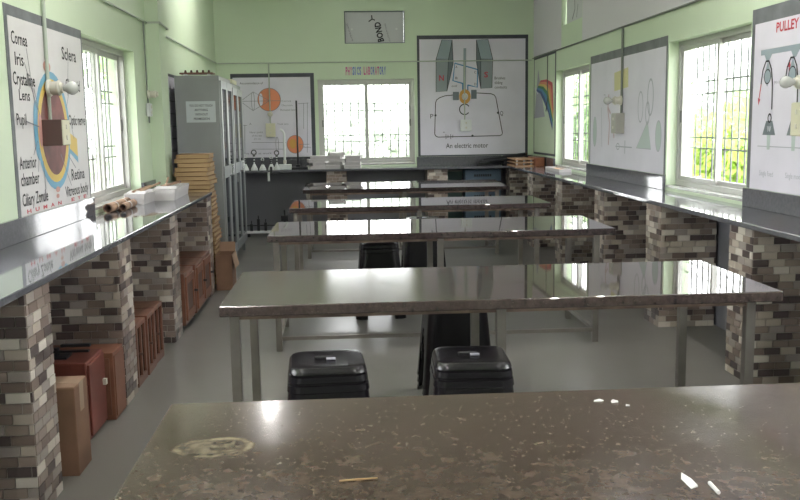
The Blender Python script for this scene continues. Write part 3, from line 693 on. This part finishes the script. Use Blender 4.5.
def lamp(label, loc, rz, bulb=True, s=1.0):
    """angle lamp holder; local -Y points into the room"""
    t = thing('lamp_holder', label, 'lamp', loc, rz)
    MB().lathe([(0,0),(.038*s,0),(.038*s,-.012),(.034*s,-.018),(0,-.018)], axis='y').obj('base_plate', 'lamp_cream', t, True)
    MB().lathe([(0,-.016),(.026*s,-.016),(.03*s,-.03),(.03*s,-.055),(.034*s,-.06),(.034*s,-.07),(.024*s,-.075),(.022*s,-.09),(0,-.09)], axis='y').obj('socket', 'lamp_cream', t, True)
    if bulb: MB().lathe([(.013*s,-.088),(.015*s,-.10),(.024*s,-.115),(.030*s,-.135),(.030*s,-.15),(.022*s,-.168),(.01*s,-.176),(0,-.177)], axis='y').obj('bulb', 'bulb_glass', t, True)
    return t
def switchbox(label, loc, rz, w, h, d, m, plate='box_cream'):
    t = thing('switch_box', label, 'switch box', loc, rz)
    MB().cbox(-w/2, w/2, -d, 0, -h/2, h/2, .004).obj('case', m, t)
    MB().cbox(-w/2+.004, w/2-.004, -d-.006, -d, -h/2+.004, h/2-.004, .002).obj('cover', plate, t)
    for k, z_ in enumerate((-.2, .22)):
        MB().cbox(-.012, .012, -d-.012, -d-.006, z_*h-.014, z_*h+.014, .002).obj('switch', 'lamp_cream', t)
    return t
lamp('cream lamp holder with bulb sticking out over the eye chart', (XL+.02, 5.62, 1.80), PI/2, True, 1.35)
switchbox('brown switch box with pale cover in the middle of the eye chart', (XL+.006, 5.57, 1.535), PI/2, .15, .155, .115, 'box_brown')
lamp('grey lamp holder with bulb over the faded chart', (XR-.02, 8.93, 1.755), -PI/2, True, 1.25)
switchbox('pale switch box below the lamp on the faded chart', (XR-.006, 8.93, 1.53), -PI/2, .15, .20, .085, 'box_grey', 'box_grey')
lamp('cream lamp holder with bulb over the pulley chart', (XR-.02, 5.28, 1.765), -PI/2, True, 1.2)
switchbox('yellowish switch box at the right edge on the pulley chart', (XR-.006, 5.25, 1.545), -PI/2, .15, .20, .09, 'box_cream')
switchbox('cream switch box hanging on the vision chart', (-1.03, YB-.006, 1.50), 0, .135, .195, .06, 'box_cream')
lamp('small cream lamp holder above the switch box of the vision chart', (-1.03, YB-.02, 1.73), 0, False)
switchbox('white switch box under the wiring of the motor chart', (1.80, YB-.006, 1.525), 0, .16, .165, .06, 'white_plastic', 'white_plastic')
lamp('small grey lamp holder on the orange ring of the motor chart', (1.785, YB-.02, 1.94), 0, False, .9)
switchbox('small white switch plate on the left wall before the column', (XL+.003, 8.47, 1.72), PI/2, .10, .12, .03, 'white_plastic', 'white_plastic')
lamp('small lamp holder above the switch plate on the left wall', (XL+.02, 8.45, 1.86), PI/2, False)

TUBE = 5.0
def added_tube_light(label, x, y):  # unseen tubes added as fill; farthest left one read off a table highlight
    t = thing('added_tube_light', label, 'lamp', (x, y, ZCEIL), 0, 'added ceiling tube lights')
    MB().cbox(-.03, .03, -.62, .62, -.045, 0, .004).obj('batten', 'lamp_cream', t)
    for e in (-.605, .605): MB().cbox(-.02, .02, e-.012, e+.012, -.085, -.04, .003).obj('lamp_cap', 'white_plastic', t)
    MB().tube([(0, -.593, -.065), (0, .593, -.065)], .014, 12).obj('tube', TUBE_MAT, t, True)
TUBE_MAT = bpy.data.materials.new('tube_glow'); TUBE_MAT.use_nodes = True
TUBE_MAT.node_tree.nodes['Principled BSDF'].inputs['Emission Color'].default_value = (1, .96, .95, 1)
TUBE_MAT.node_tree.nodes['Principled BSDF'].inputs['Emission Strength'].default_value = TUBE*10
for x, row, ys in ((-.95, 'left', (.4, 3.0, 5.6, 10.7)), (1.95, 'right', (.4, 3.0, 5.6))):
    for y, pl_ in zip(ys, ('nearest', 'second', 'third', 'farthest')):
        added_tube_light(f'{pl_} added lit ceiling tube light of the {row} row', x, y)

# ------------------------------------------------------------------ steel cabinets
def cabinet(label, y0, w, h=2.08, notice=False):
    x0, d = -1.708, .453
    t = thing('steel_cabinet', label, 'cabinet', (x0, y0, 0))
    MB().cbox(0, d, 0, w, .11, h, .006).obj('body', 'cabinet_grey', t)
    for a, b in ((.01, .01), (.01, w-.05), (d-.05, .01), (d-.05, w-.05)): MB().box(a, a+.04, b, b+.04, 0, .11).obj('foot', 'cabinet_frame', t)
    for k in range(2):
        a = .015+k*(w/2-.01); b = a+w/2-.02
        f = MB(); x = d; e = d+.02; s = .055
        f.box(x, e, a, a+s, .15, h-.05).box(x, e, b-s, b, .15, h-.05).box(x, e, a+s, b-s, h-.13, h-.05).box(x, e, a+s, b-s, .15, .24).box(x, e, a+s, b-s, 1.02, 1.14)
        do = f.obj('door', 'cabinet_frame', t)
        MB().box(x+.004, x+.010, a+s, b-s, .24, 1.02).obj('pane', 'cabinet_glass', do); MB().box(x+.004, x+.010, a+s, b-s, 1.14, h-.13).obj('pane', 'cabinet_glass', do)
        hy = b-.03 if k == 0 else a+.03
        MB().tube([(e, hy, 1.03), (e+.03, hy, 1.04), (e+.03, hy, 1.14), (e, hy, 1.15)], .008, 8).obj('handle', 'chrome', do)
    return t
cabinet('grey steel cabinet with a paper notice on its side', 9.50, .95)
cabinet('farther grey steel cabinet with glazed doors, next to the vision chart', 10.49, .98, 2.05)
n = thing('paper_notice', 'white printed notice taped to the side of the nearer cabinet', 'notice', (-1.60, 9.498, 1.605))
MB().box(0, .30, -.002, 0, 0, .216).obj('sheet', 'paper_notice', n)
for s, u, v_, u1 in (('YOU DO NOT TOUCH', .035, .160, .27), ('ANYTHING', .085, .115, .22), ('WITHOUT', .09, .070, .22), ('PERMISSION', .075, .025, .235)): text(n, s, u, v_, u1, .024, 'ink_black', .0028, bold=.01)
t = thing('wooden_apparatus', 'flat reddish wooden apparatus with pegs lying on the nearer cabinet', 'apparatus', (-1.66, 9.55, 2.08))
MB().cbox(0, .34, 0, .16, .02, .036, .003).obj('base_board', 'teak', t)
for k in range(5): MB().lathe([(0,0),(.013,0),(.013,.012),(.009,.02),(.009,.028),(0,.028)], (.05+k*.06, .08, .036), n=10).obj('peg', 'teak_dark', t)
for a in (.04, .28): MB().box(a, a+.025, .01, .15, 0, .02).obj('foot', 'white_plastic', t)
t = thing('paper_packet', 'cream paper packet lying on top of the farther cabinet', 'packet', (-1.40, 10.6, 2.05))
MB().cbox(0, .15, 0, .45, 0, .05, .008).obj('wrapper', 'box_cream', t); MB().box(-.001, .151, .2, .22, .0505, .052).obj('string', 'stick_wood', t)

# ------------------------------------------------------------------ notebook pile beside the cabinet
_t = 'second third fourth fifth sixth seventh eighth ninth tenth eleventh twelfth thirteenth fourteenth fifteenth sixteenth seventeenth eighteenth nineteenth twentieth'.split()
ORD = _t+['twenty-'+q for q in ['first']+_t[:8]]+['thirtieth']+['thirty-'+q for q in ['first']+_t[:8]]
nb = thing('notebook', 'topmost brown notebook of the tall pile beside the steel cabinet', 'notebook', (0, 0, 0), 0, 'notebooks in the tall pile')
MB().box(-.155, .160, -.20, .20, 0, .003).box(-.155, .160, -.20, .20, .036, .0395).box(-.160, -.155, -.20, .20, 0, .0395).obj('cover', 'kraft', nb)
MB().box(-.153, .150, -.196, .196, .003, .036).obj('page_block', 'kraft_page', nb)
zz = 1.30-.0400
nb.location = (-1.435, 8.93, zz); nb.rotation_euler = (0, 0, .03); k = 0
while zz > .045:
    zz -= .0420; k += 1
    f = max(0, (1.0-zz))*.05
    dup(nb, ORD[k-1]+' brown notebook from the top of the tall pile beside the cabinet', (-1.435+random.uniform(-.012, .014)+f, 8.93+random.uniform(-.012, .012), max(zz, .0)), random.uniform(-.05, .05))
zz0 = zz

# ------------------------------------------------------------------ things on the left counter
def tray_box(label, loc, rz, l, w, h):
    t = thing('white_box', label, 'box', loc, rz)
    bm = MB(); tk = .006; s = .02
    o_ = [(-w/2, 0), (w/2, 0), (w/2, l), (-w/2, l)]
    bot = [(x*.86, y+(s if y == 0 else -s), 0) for x, y in o_]; top = [(x, y, h) for x, y in o_]
    ib = [(x*.82, y+(s+tk if y == 0 else -s-tk), tk) for x, y in o_]; it = [(x*.92, y+(tk if y == 0 else -tk), h) for x, y in o_]
    bm.add(bot+top+it+ib, [(3,2,1,0)]+[(i, (i+1) % 4, 4+(i+1) % 4, 4+i) for i in range(4)]+[(4+i, 4+(i+1) % 4, 8+(i+1) % 4, 8+i) for i in range(4)]+[(8+i, 8+(i+1) % 4, 12+(i+1) % 4, 12+i) for i in range(4)]+[(12,13,14,15)])
    bm.obj('tray', 'white_card', t)
    MB().add([(-w/2, .02, h), (w/2, .02, h), (w/2-.01, .16, h+.012), (-w/2+.02, .14, h+.02)], [(0,1,2,3)]).add([(-w/2, .02, h+.002), (w/2, .02, h+.002), (w/2-.01, .16, h+.014), (-w/2+.02, .14, h+.022)], [(0,1,2,3)]).obj('end_flap', 'white_card', t)
    return t
tray_box('nearer long white open box on the left counter by the window', (-1.665, 7.26, .95), -.03, .62, .16, .085)
tray_box('farther long white open box on the left counter, before the notebooks', (-1.50, 7.62, .95), .03, .85, .19, .095)
def rod(name, label, a, b, r, m, cat='rod'):
    A, B = Vector(a), Vector(b); t = thing(name, label, cat, a)
    MB().tube([(0,0,0), (B-A)*.02, (B-A)*.98, B-A], [r*.8, r, r, r*.8], 8).obj('shaft', m, t)
    MB().tube([(B-A)*.985, (B-A)*1.01], r*1.15, 8).obj('tip', 'teak_dark', t)
rod('wooden_rod', 'brown rod lying in the nearer white box', (-1.69, 7.34, 1.045), (-1.66, 7.86, 1.06), .013, 'roll_brown')
rod('wooden_rod', 'pale rod leaning across the nearer white box', (-1.64, 7.40, 1.05), (-1.60, 7.95, 1.08), .010, 'stick_wood')
rod('wooden_rod', 'brown rod lying in the farther white box', (-1.55, 7.76, 1.06), (-1.51, 8.42, 1.06), .012, 'roll_brown')
rod('wooden_rod', 'pale rod sticking up from the farther white box', (-1.52, 7.80, 1.055), (-1.57, 8.2, 1.11), .009, 'stick_wood')
def paper_roll(label, loc, rz, l, r):
    t = thing('paper_roll', label, 'paper roll', loc, rz)
    MB().lathe([(r,0),(r,l),(r*.8,l),(r*.8,0),(r,0)], (0,0,r), 'y', 18).obj('tube', 'roll_brown', t, True)
    MB().lathe([(r*.75,.004),(r*.45,.02),(r*.4,l*.9),(r*.72,l*.9)], (0,0,r), 'y', 14).obj('inner_sheet', 'box_brown', t, True)
    MB().lathe([(r*1.02,l*.45),(r*1.02,l*.52)], (0,0,r), 'y', 18).obj('band', 'white_card', t, True)
paper_roll('thick brown rolled chart nearest on the left counter, below the window', (-1.705, 6.60, .95), -.02, .36, .034)
paper_roll('brown rolled chart in the middle of the three under the left window', (-1.63, 6.74, .95), .03, .40, .028)
paper_roll('farthest brown rolled chart, touching the nearer white box', (-1.72, 6.98, .95), -.01, .27, .032)

# ------------------------------------------------------------------ boxes under the left counter
t = thing('cardboard_carton', 'tall brown taped carton right behind the nearest left pillar', 'carton', (-1.66, 3.97, 0))
MB().cbox(0, .44, 0, .20, 0, .41, .005).obj('carton_body', 'cardboard', t)
MB().box(.004, .437, .004, .098, .41, .413).box(.004, .437, .102, .196, .41, .413).isl('top_flap', 'cardboard_top', t)
MB().box(-.001, .4415, .07, .13, .4135, .4145).box(.4405, .4415, .07, .13, .28, .4145).obj('packing_tape', 'tape', t)
t = thing('red_box', 'dark red wooden box with a latch behind the tall carton', 'box', (-1.70, 4.44, 0))
MB().cbox(0, .40, 0, .31, 0, .40, .006).obj('body', 'red_wood', t)
MB().cbox(.40, .412, .015, .295, .02, .385, .003).obj('door', 'red_wood', t)
MB().box(.412, .43, .24, .265, .22, .25).obj('latch', 'lamp_cream', t)
t = thing('black_clamp', 'black metal clamp with two handles on the red box', 'clamp', (-1.52, 4.58, .40))
MB().cbox(-.16, .02, -.02, .02, .035, .05, .004).isl('handle', 'black_iron', t); MB().cbox(.05, .20, .02, .05, .045, .06, .004).isl('handle', 'black_iron', t)
MB().tube([(.04,0,0),(.04,0,.05)], .014, 10).box(-.16, .2, -.012, .012, .026, .036).obj('stem', 'black_iron', t); MB().box(-.02, .10, -.05, .05, 0, .012).obj('jaw_base', 'black_iron', t)
t = thing('plywood_box', 'orange plywood box standing beside the red box', 'box', (-1.70, 4.76, 0))
MB().cbox(0, .45, 0, .22, 0, .37, .004).obj('body', 'orange_wood', t)
MB().box(.45, .456, .012, .208, .02, .35).obj('front_panel', 'orange_wood', t)
MB().box(.03, .43, -.005, 0, .03, .34).obj('side_panel', 'teak', t)
# glazed balance cases
bc = thing('balance_case', 'glazed wooden balance case nearest the camera, past the second left pillar', 'case', (-1.66, 5.36, 0), 0, 'balance cases under the left counter')
w, d, h = .40, .245, .385
MB().cbox(0, w, 0, d, 0, .05, .003).obj('base', 'teak', bc); MB().cbox(0, w, 0, d, h-.03, h, .003).obj('top', 'teak', bc)
for x, y in ((0, 0), (w-.03, 0), (0, d-.03), (w-.03, d-.03)): MB().box(x, x+.03, y, y+.03, .05, h-.03).obj('post', 'teak', bc)
MB().box(w-.015, w-.011, .03, d-.03, .05, h-.03).obj('pane', 'case_glass', bc); MB().box(.03, w-.03, .011, .015, .05, h-.03).obj('pane', 'case_glass', bc)
MB().box(w-.02, w, d/2-.01, d/2+.01, .05, h-.03).obj('mullion', 'teak', bc); MB().lathe([(0,0),(.008,0),(.006,.015),(.010,.02),(0,.024)], (w, .04, .2), 'x', 10).obj('knob', 'teak_dark', bc)
dup(bc, 'glazed wooden balance case in the middle of the three under the left counter', (-1.655, 5.63, 0), .02)
dup(bc, 'farthest glazed wooden balance case of the three under the left counter', (-1.665, 5.90, 0), -.02)
wc = thing('wooden_cupboard', 'small wooden cupboard on castors just past the third left pillar', 'cupboard', (-1.64, 6.90, 0), 0, 'small cupboards under the left counter')
w, d, h = .40, .42, .44
MB().cbox(0, w, 0, d, .035, h, .004).obj('body', 'teak', wc)
MB().box(w, w+.014, .03, .075, .07, h-.03).box(w, w+.014, d-.075, d-.03, .07, h-.03).box(w, w+.014, .075, d-.075, .07, .13).box(w, w+.014, .075, d-.075, h-.09, h-.03).obj('door', 'orange_wood', wc)
MB().box(w, w+.005, .075, d-.075, .13, h-.09).obj('door_panel', 'teak_dark', wc)
MB().lathe([(0,0),(.010,0),(.008,.015),(.014,.022),(0,.03)], (w+.014, d-.05, .25), 'x', 12).obj('knob', 'black_iron', wc)
for x, y in ((.04,.04), (w-.04,.04), (.04,d-.04), (w-.04,d-.04)): MB().lathe([(0,-.012),(.0175,-.012),(.0175,.012),(0,.012)], (x, y, .0175), 'y', 12).obj('castor', 'black_iron', wc)
dup(wc, 'small wooden cupboard on castors in the middle of its row', (-1.63, 7.36, 0), .02)
dup(wc, 'small wooden cupboard on castors farthest along its row, by the last left pillar', (-1.64, 7.81, 0), 0)
t = thing('cardboard_carton', 'small open carton with a raised flap beside the notebook pile', 'carton', (-1.24, 8.60, 0))
f = MB(); w, d, h, k = .155, .30, .34, .005
f.box(0, w, 0, d, 0, k).box(0, w, 0, k, k, h).box(0, w, d-k, d, k, h).box(0, k, k, d-k, k, h).box(w-k, w, k, d-k, k, h).obj('carton_body', 'cardboard', t)
MB().add([(w, .0, h), (w, d, h), (w+.03, d, h-.13), (w+.03, 0, h-.13), (w+.004, 0, h), (w+.004, d, h), (w+.034, d, h-.13), (w+.034, 0, h-.13)], [(0,1,2,3),(4,5,6,7),(0,1,5,4),(1,2,6,5),(2,3,7,6),(3,0,4,7)]).obj('side_flap', 'cardboard_top', t)
MB().add([(0, d, h), (w, d, h), (w, d+.03, h+.09), (0, d+.03, h+.09), (0, d+.004, h), (w, d+.004, h), (w, d+.034, h+.09), (0, d+.034, h+.09)], [(0,1,2,3),(4,5,6,7),(0,1,5,4),(1,2,6,5),(2,3,7,6),(3,0,4,7)]).obj('back_flap', 'cardboard_top', t)

# ------------------------------------------------------------------ back counter
def lens_holder(label, x, y, s, tone):
    t = thing('lens_holder', label, 'instrument', (x, y, .95), random.uniform(-.4, .4), 'small instruments on the back counter')
    MB().lathe([(0,0),(.048,0),(.048,.012),(.03,.05),(.014,.085),(0,.09)], n=16).obj('base', 'white_plastic', t, True)
    MB().lathe([(.009,.08),(.009,.17*s),(0,.17*s)], n=10).obj('stem', 'white_plastic', t)
    for j in range(3): MB().lathe([(0,0),(.018,0),(.018,.02),(0,.02)], (0, 0, (.09+.03*j)*s), n=10).obj('collar', 'black_iron', t)
    m = MB(); R, r = .026*s, .007; n = 16
    m.tube([(R*math.cos(2*PI*k/n), 0, .17*s+R+R*math.sin(2*PI*k/n)) for k in range(n+1)], r, 8, False).obj('ring', tone, t, True)
for k, (x, s, tn, lb) in enumerate(((-1.37,1.0,'white_plastic','white lens holder partly hidden behind the farther cabinet'),(-1.25,1.25,'black_iron','tall black ringed lens holder on the back counter, nearest the cabinet'),(-1.13,.75,'white_plastic','short white lens holder, second on the back counter'),(-1.01,.9,'white_plastic','white lens holder above the hanging clip'),(-.93,1.2,'black_iron','black ringed lens holder just left of the white stand'))):
    lens_holder(lb, x, 12.80+.03*(k % 2), s, tn)
t = thing('white_stand', 'tall white stand with a bent tip on the back counter', 'stand', (-.82, 12.84, .95))
MB().cbox(-.09, .09, -.06, .06, 0, .07, .008).obj('base', 'white_plastic', t); MB().tube([(0,0,.07),(0,0,.5),(-.02,-.01,.54),(-.05,-.02,.56)], .016, 10).obj('post', 'white_plastic', t, True); MB().lathe([(.024,.08),(.024,.13),(0,.13)], n=12).obj('collar', 'lamp_cream', t)
t = thing('retort_stand', 'black retort stand with a tall rod on the back counter', 'stand', (-.64, 12.95, .95))
MB().cbox(-.14, .14, -.10, .10, 0, .025, .005).obj('base', 'black_iron', t); MB().tube([(0,0,.025),(0,0,.96)], .013, 12).obj('rod', 'black_iron', t, True); MB().cbox(-.03, .03, -.03, .03, .025, .06, .004).obj('boss', 'black_iron', t)
t = thing('hanging_clip', 'black and white clip hanging from the edge of the back counter', 'clip', (-1.0, 12.612, .97))
MB().box(-.015, .015, -.008, .006, -.06, .03).obj('jaw', 'black_iron', t); MB().box(-.05, -.02, -.008, .006, -.17, -.05).isl('weight', 'white_plastic', t); MB().tube([(.0,0,-.05),(-.035,0,-.06)], .006, 6).obj('link', 'black_iron', t)
pm = thing('paper_bundle', 'paper bundle', 'paper bundle', (0,0,0), 0, 'paper stacks on the back counter')
MB().box(-.11, .11, -.15, .15, 0, .044).obj('sheets', 'white_card', pm); MB().box(-.112, .112, -.03, .03, -.0, .0455).obj('wrapper_band', 'box_grey', pm)
first = True
for (x, n_, nm) in ((-.36, 4, 'left-hand'), (-.105, 5, 'middle'), (.14, 4, 'right-hand')):
    for k in range(n_):
        lb = {0: 'bottom', n_-1: 'top'}.get(k, {1: 'second lowest', 2: 'third lowest', 3: 'fourth lowest'}.get(k))
        loc = (x+random.uniform(-.03, .03), 12.84+random.uniform(-.02, .02), .95+k*.0462); rz = random.uniform(-.22, .22)
        L_ = f'{lb} paper bundle of the {nm} stack on the back counter'
        if first: pm.location = loc; pm.rotation_euler = (0, 0, rz); pm['label'] = L_; first = False
        else: dup(pm, L_, loc, rz)
t = thing('optical_bench', 'white optical bench with black uprights on the floor under the back counter', 'bench', (-1.42, 12.80, 0))
MB().cbox(0, .48, 0, .07, .05, .085, .004).obj('beam', 'white_plastic', t)
for x in (.03, .41): MB().box(x, x+.05, -.02, .09, 0, .05).obj('foot', 'black_iron', t)
for x, h in ((.10, .10), (.20, .17), (.30, .12)): MB().cbox(x-.02, x+.02, .01, .06, .085, .085+h, .004).tube([(x, .035, .085+h), (x, .035, .13+h)], .008, 8).obj('upright', 'black_iron', t)
MB().tube([(-.05,.035,.16),(.46,.035,.16)], .008, 8).obj('rail', 'black_iron', t)
t = thing('black_stand', 'short black stand on the floor under the back counter near the farthest table', 'stand', (-.86, 13.0, 0))
MB().cbox(-.09, .09, -.06, .06, 0, .03, .004).obj('base', 'black_iron', t); MB().tube([(0,0,.03),(0,0,.36)], .012, 8).obj('rod', 'black_iron', t); MB().cbox(-.05, .05, -.03, .03, .20, .28, .006).obj('head', 'black_iron', t)
# boards stored under the back counter
t = thing('display_board', 'dark teal board leaning under the back counter', 'board', (1.49, 13.12, 0)); MB().box(0, .24, -.01, .01, 0, .88).obj('panel', 'teal_board', t); MB().box(-.0, .24, -.014, -.01, .86, .88).obj('edge_strip', 'aluminium_dark', t)
for z_, lb in ((0, 'lowest'), (.30, 'middle'), (.60, 'topmost')):
    t = thing('printed_carton', lb+' blue printed carton stacked under the back counter', 'carton', (1.75, 12.90, z_), 0, 'blue cartons under the back counter')
    MB().cbox(0, .52, 0, .25, 0, .292, .005).obj('carton_body', 'blue_board', t); MB().box(0, .52, -.0015, 0, .10, .125).obj('dark_stripe', 'ink_black', t)
    m = MB()
    for j in range(8): m.box(.13+j*.032, .154+j*.032, -.0018, 0, .19, .225)
    m.isl('print_row', 'ink_black', t)
# far right corner of the counters
t = thing('wooden_rack', 'pale wooden slotted rack in the far right corner of the counters', 'rack', (2.37, 12.35, .95))
for z_ in (0, .045, .09): MB().box(0, .26, 0, .018, z_, z_+.018).box(0, .018, .018, .62, z_, z_+.018).box(.242, .26, .018, .62, z_, z_+.018).box(.018, .242, .602, .62, z_, z_+.018).obj('slat_frame', 'pine', t)
for x in (.02, .12, .22): MB().box(x, x+.022, .02, .04, 0, .10).obj('divider', 'white_card', t)
MB().box(.018, .242, .02, .60, .10, .108).obj('lid', 'pine', t)
t = thing('wooden_block', 'orange brown wooden box beside the pale rack', 'box', (2.64, 12.25, .95)); MB().cbox(0, .12, 0, .55, 0, .12, .006).obj('body', 'brick_orange', t); MB().box(.002, .118, .002, .548, .12, .128).obj('lid', 'teak', t)
for k, (a, b, r, lb) in enumerate((((1.90, 12.74, .975), (2.34, 13.05, .99), .022, 'lowest'), ((2.02, 12.98, 1.02), (2.66, 13.02, 1.10), .024, 'topmost'), ((1.96, 12.86, 1.0), (2.62, 12.99, 1.05), .02, 'middle'))):
    rod('black_bar', lb+' long black bar in the bundle at the right of the back counter', a, b, r, 'black_iron', 'bar')
t = thing('black_case', 'flat black case lying in the far right corner under the bars', 'case', (2.33, 12.99, .95)); MB().cbox(0, .42, 0, .17, 0, .13, .012).obj('body', 'black_iron', t); MB().box(.15, .27, -.012, 0, .05, .065).isl('handle', 'aluminium_dark', t)
t = thing('paper_tray', 'shallow white tray by the far window on the right counter', 'tray', (2.60, 10.75, .95))
MB().box(0, .15, 0, .75, 0, .006).box(0, .006, 0, .75, .006, .035).box(.144, .15, 0, .75, .006, .035).box(.006, .144, 0, .006, .006, .035).box(.006, .144, .744, .75, .006, .035).obj('tray_body', 'white_card', t)
MB().box(.01, .14, .02, .72, .008, .018).obj('brown_sheet', 'pine', t)

# ------------------------------------------------------------------ litter and solid stand-in glints on the near table
t = tag(MB().tube([(0,0,0),(.04,.004,0),(.08,.007,0)], [.002,.0025,.0015], 6).obj('wood_splinter', 'kraft_page'), 'thin pale splinter lying on the nearest table', 'splinter'); t.location = (-.024, 1.795, ZT+.0025)
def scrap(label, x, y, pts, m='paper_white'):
    o_ = tag(MB().add([(a, b, .0008) for a, b in pts]+[(a*.98, b*.98, .002+.002*(i % 2)) for i, (a, b) in enumerate(pts)], [tuple(reversed(range(len(pts))))]+[tuple(len(pts)+i for i in range(len(pts)))]+[(i, (i+1) % len(pts), len(pts)+(i+1) % len(pts), len(pts)+i) for i in range(len(pts))]).obj('scrap_or_glint', m), label, 'paper scrap')
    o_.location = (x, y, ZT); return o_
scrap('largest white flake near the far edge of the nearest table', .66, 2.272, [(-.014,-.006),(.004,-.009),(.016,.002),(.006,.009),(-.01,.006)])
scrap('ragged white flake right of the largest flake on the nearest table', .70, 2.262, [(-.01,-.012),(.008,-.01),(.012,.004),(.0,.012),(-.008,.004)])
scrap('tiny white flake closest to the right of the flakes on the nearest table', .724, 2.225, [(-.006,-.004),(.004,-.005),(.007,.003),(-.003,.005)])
scrap('pointed white lamp glint made as a flat piece near the bottom edge of the nearest table', .690, 1.725, [(-.008,-.04),(.010,-.03),(.012,.01),(.002,.04),(-.009,.012)])  # lamp reflection on the granite, added as a solid white piece
t = tag(MB().tube([(0,0,.004),(.002,.05,.004)], .004, 8).obj('glint_stick', 'paper_white'), 'thin white lamp glint made as a solid stick near the bottom edge of the nearest table', 'glint'); t.location = (.726, 1.655, ZT)  # second lamp reflection, built as a small white stick

# ------------------------------------------------------------------ trees outside
def tree(label, x, y, hgt, rad, leaf, n=1600, trunk=True):
    t = thing('tree', label, 'tree', (x, y, -.3), 0, 'trees outside the windows')
    m = MB(); blobs = [(random.gauss(0, rad*.45), random.gauss(0, rad*.45), hgt*random.uniform(.35, .85), rad*random.uniform(.35, .6)) for _ in range(9)]+[(0, 0, hgt-rad*.4, rad*.4)]
    for _ in range(n):
        bx, by, bz, br = random.choice(blobs)
        dr = Vector((random.gauss(0,1), random.gauss(0,1), random.gauss(0,1))).normalized()*br*random.uniform(.5, 1)
        p = Vector((bx, by, bz))+dr
        if p.z < .1: p.z = .1+random.random()*.3
        a = Vector((random.gauss(0,1), random.gauss(0,1), random.gauss(0,1))).normalized(); b = a.orthogonal().normalized(); s = rad*random.uniform(.06, .12)
        m.add([p-a*s, p+b*s*.5, p+a*s, p-b*s*.5], [(0,1,2,3)])
    o_ = m.obj('foliage', leaf, t); o_['kind'] = 'stuff'
    MB().tube([(0,0,0),(.05,.02,hgt*.3),(0,.05,hgt*.7)], [.10,.08,.04], 8).obj('trunk', 'bark', t)
for i, (x, y, h, r, lf, lb) in enumerate(((7.2, 15.0, 2.2, 1.5, 'leaf_yellow', 'yellow green bush outside the near right window'), (9.5, 21.0, 2.5, 2.0, 'leaf_yellow', 'yellow green bush farther outside the near right window'), (12.5, 25.0, 3.4, 2.6, 'leaf_hazed', 'pale hazy tree behind the yellow bushes'), (7.0, 24.0, 3.2, 2.0, 'leaf_green', 'green tree outside the far right window'),
        (-.9, 27.0, 2.7, 2.6, 'leaf_hazed', 'pale tree outside the back window on the left'), (1.6, 26.0, 2.5, 2.4, 'leaf_hazed', 'pale tree outside the back window on the right'), (.4, 34.0, 3.6, 3.0, 'leaf_hazed', 'distant pale tree in the middle of the back window'),
        (-5.2, 17.5, 2.6, 1.8, 'leaf_hazed', 'pale bush outside the left window'), (-7.5, 25.0, 3.4, 2.6, 'leaf_green', 'green tree farther outside the left window'))):
    tree(lb, x, y, h, r, lf)
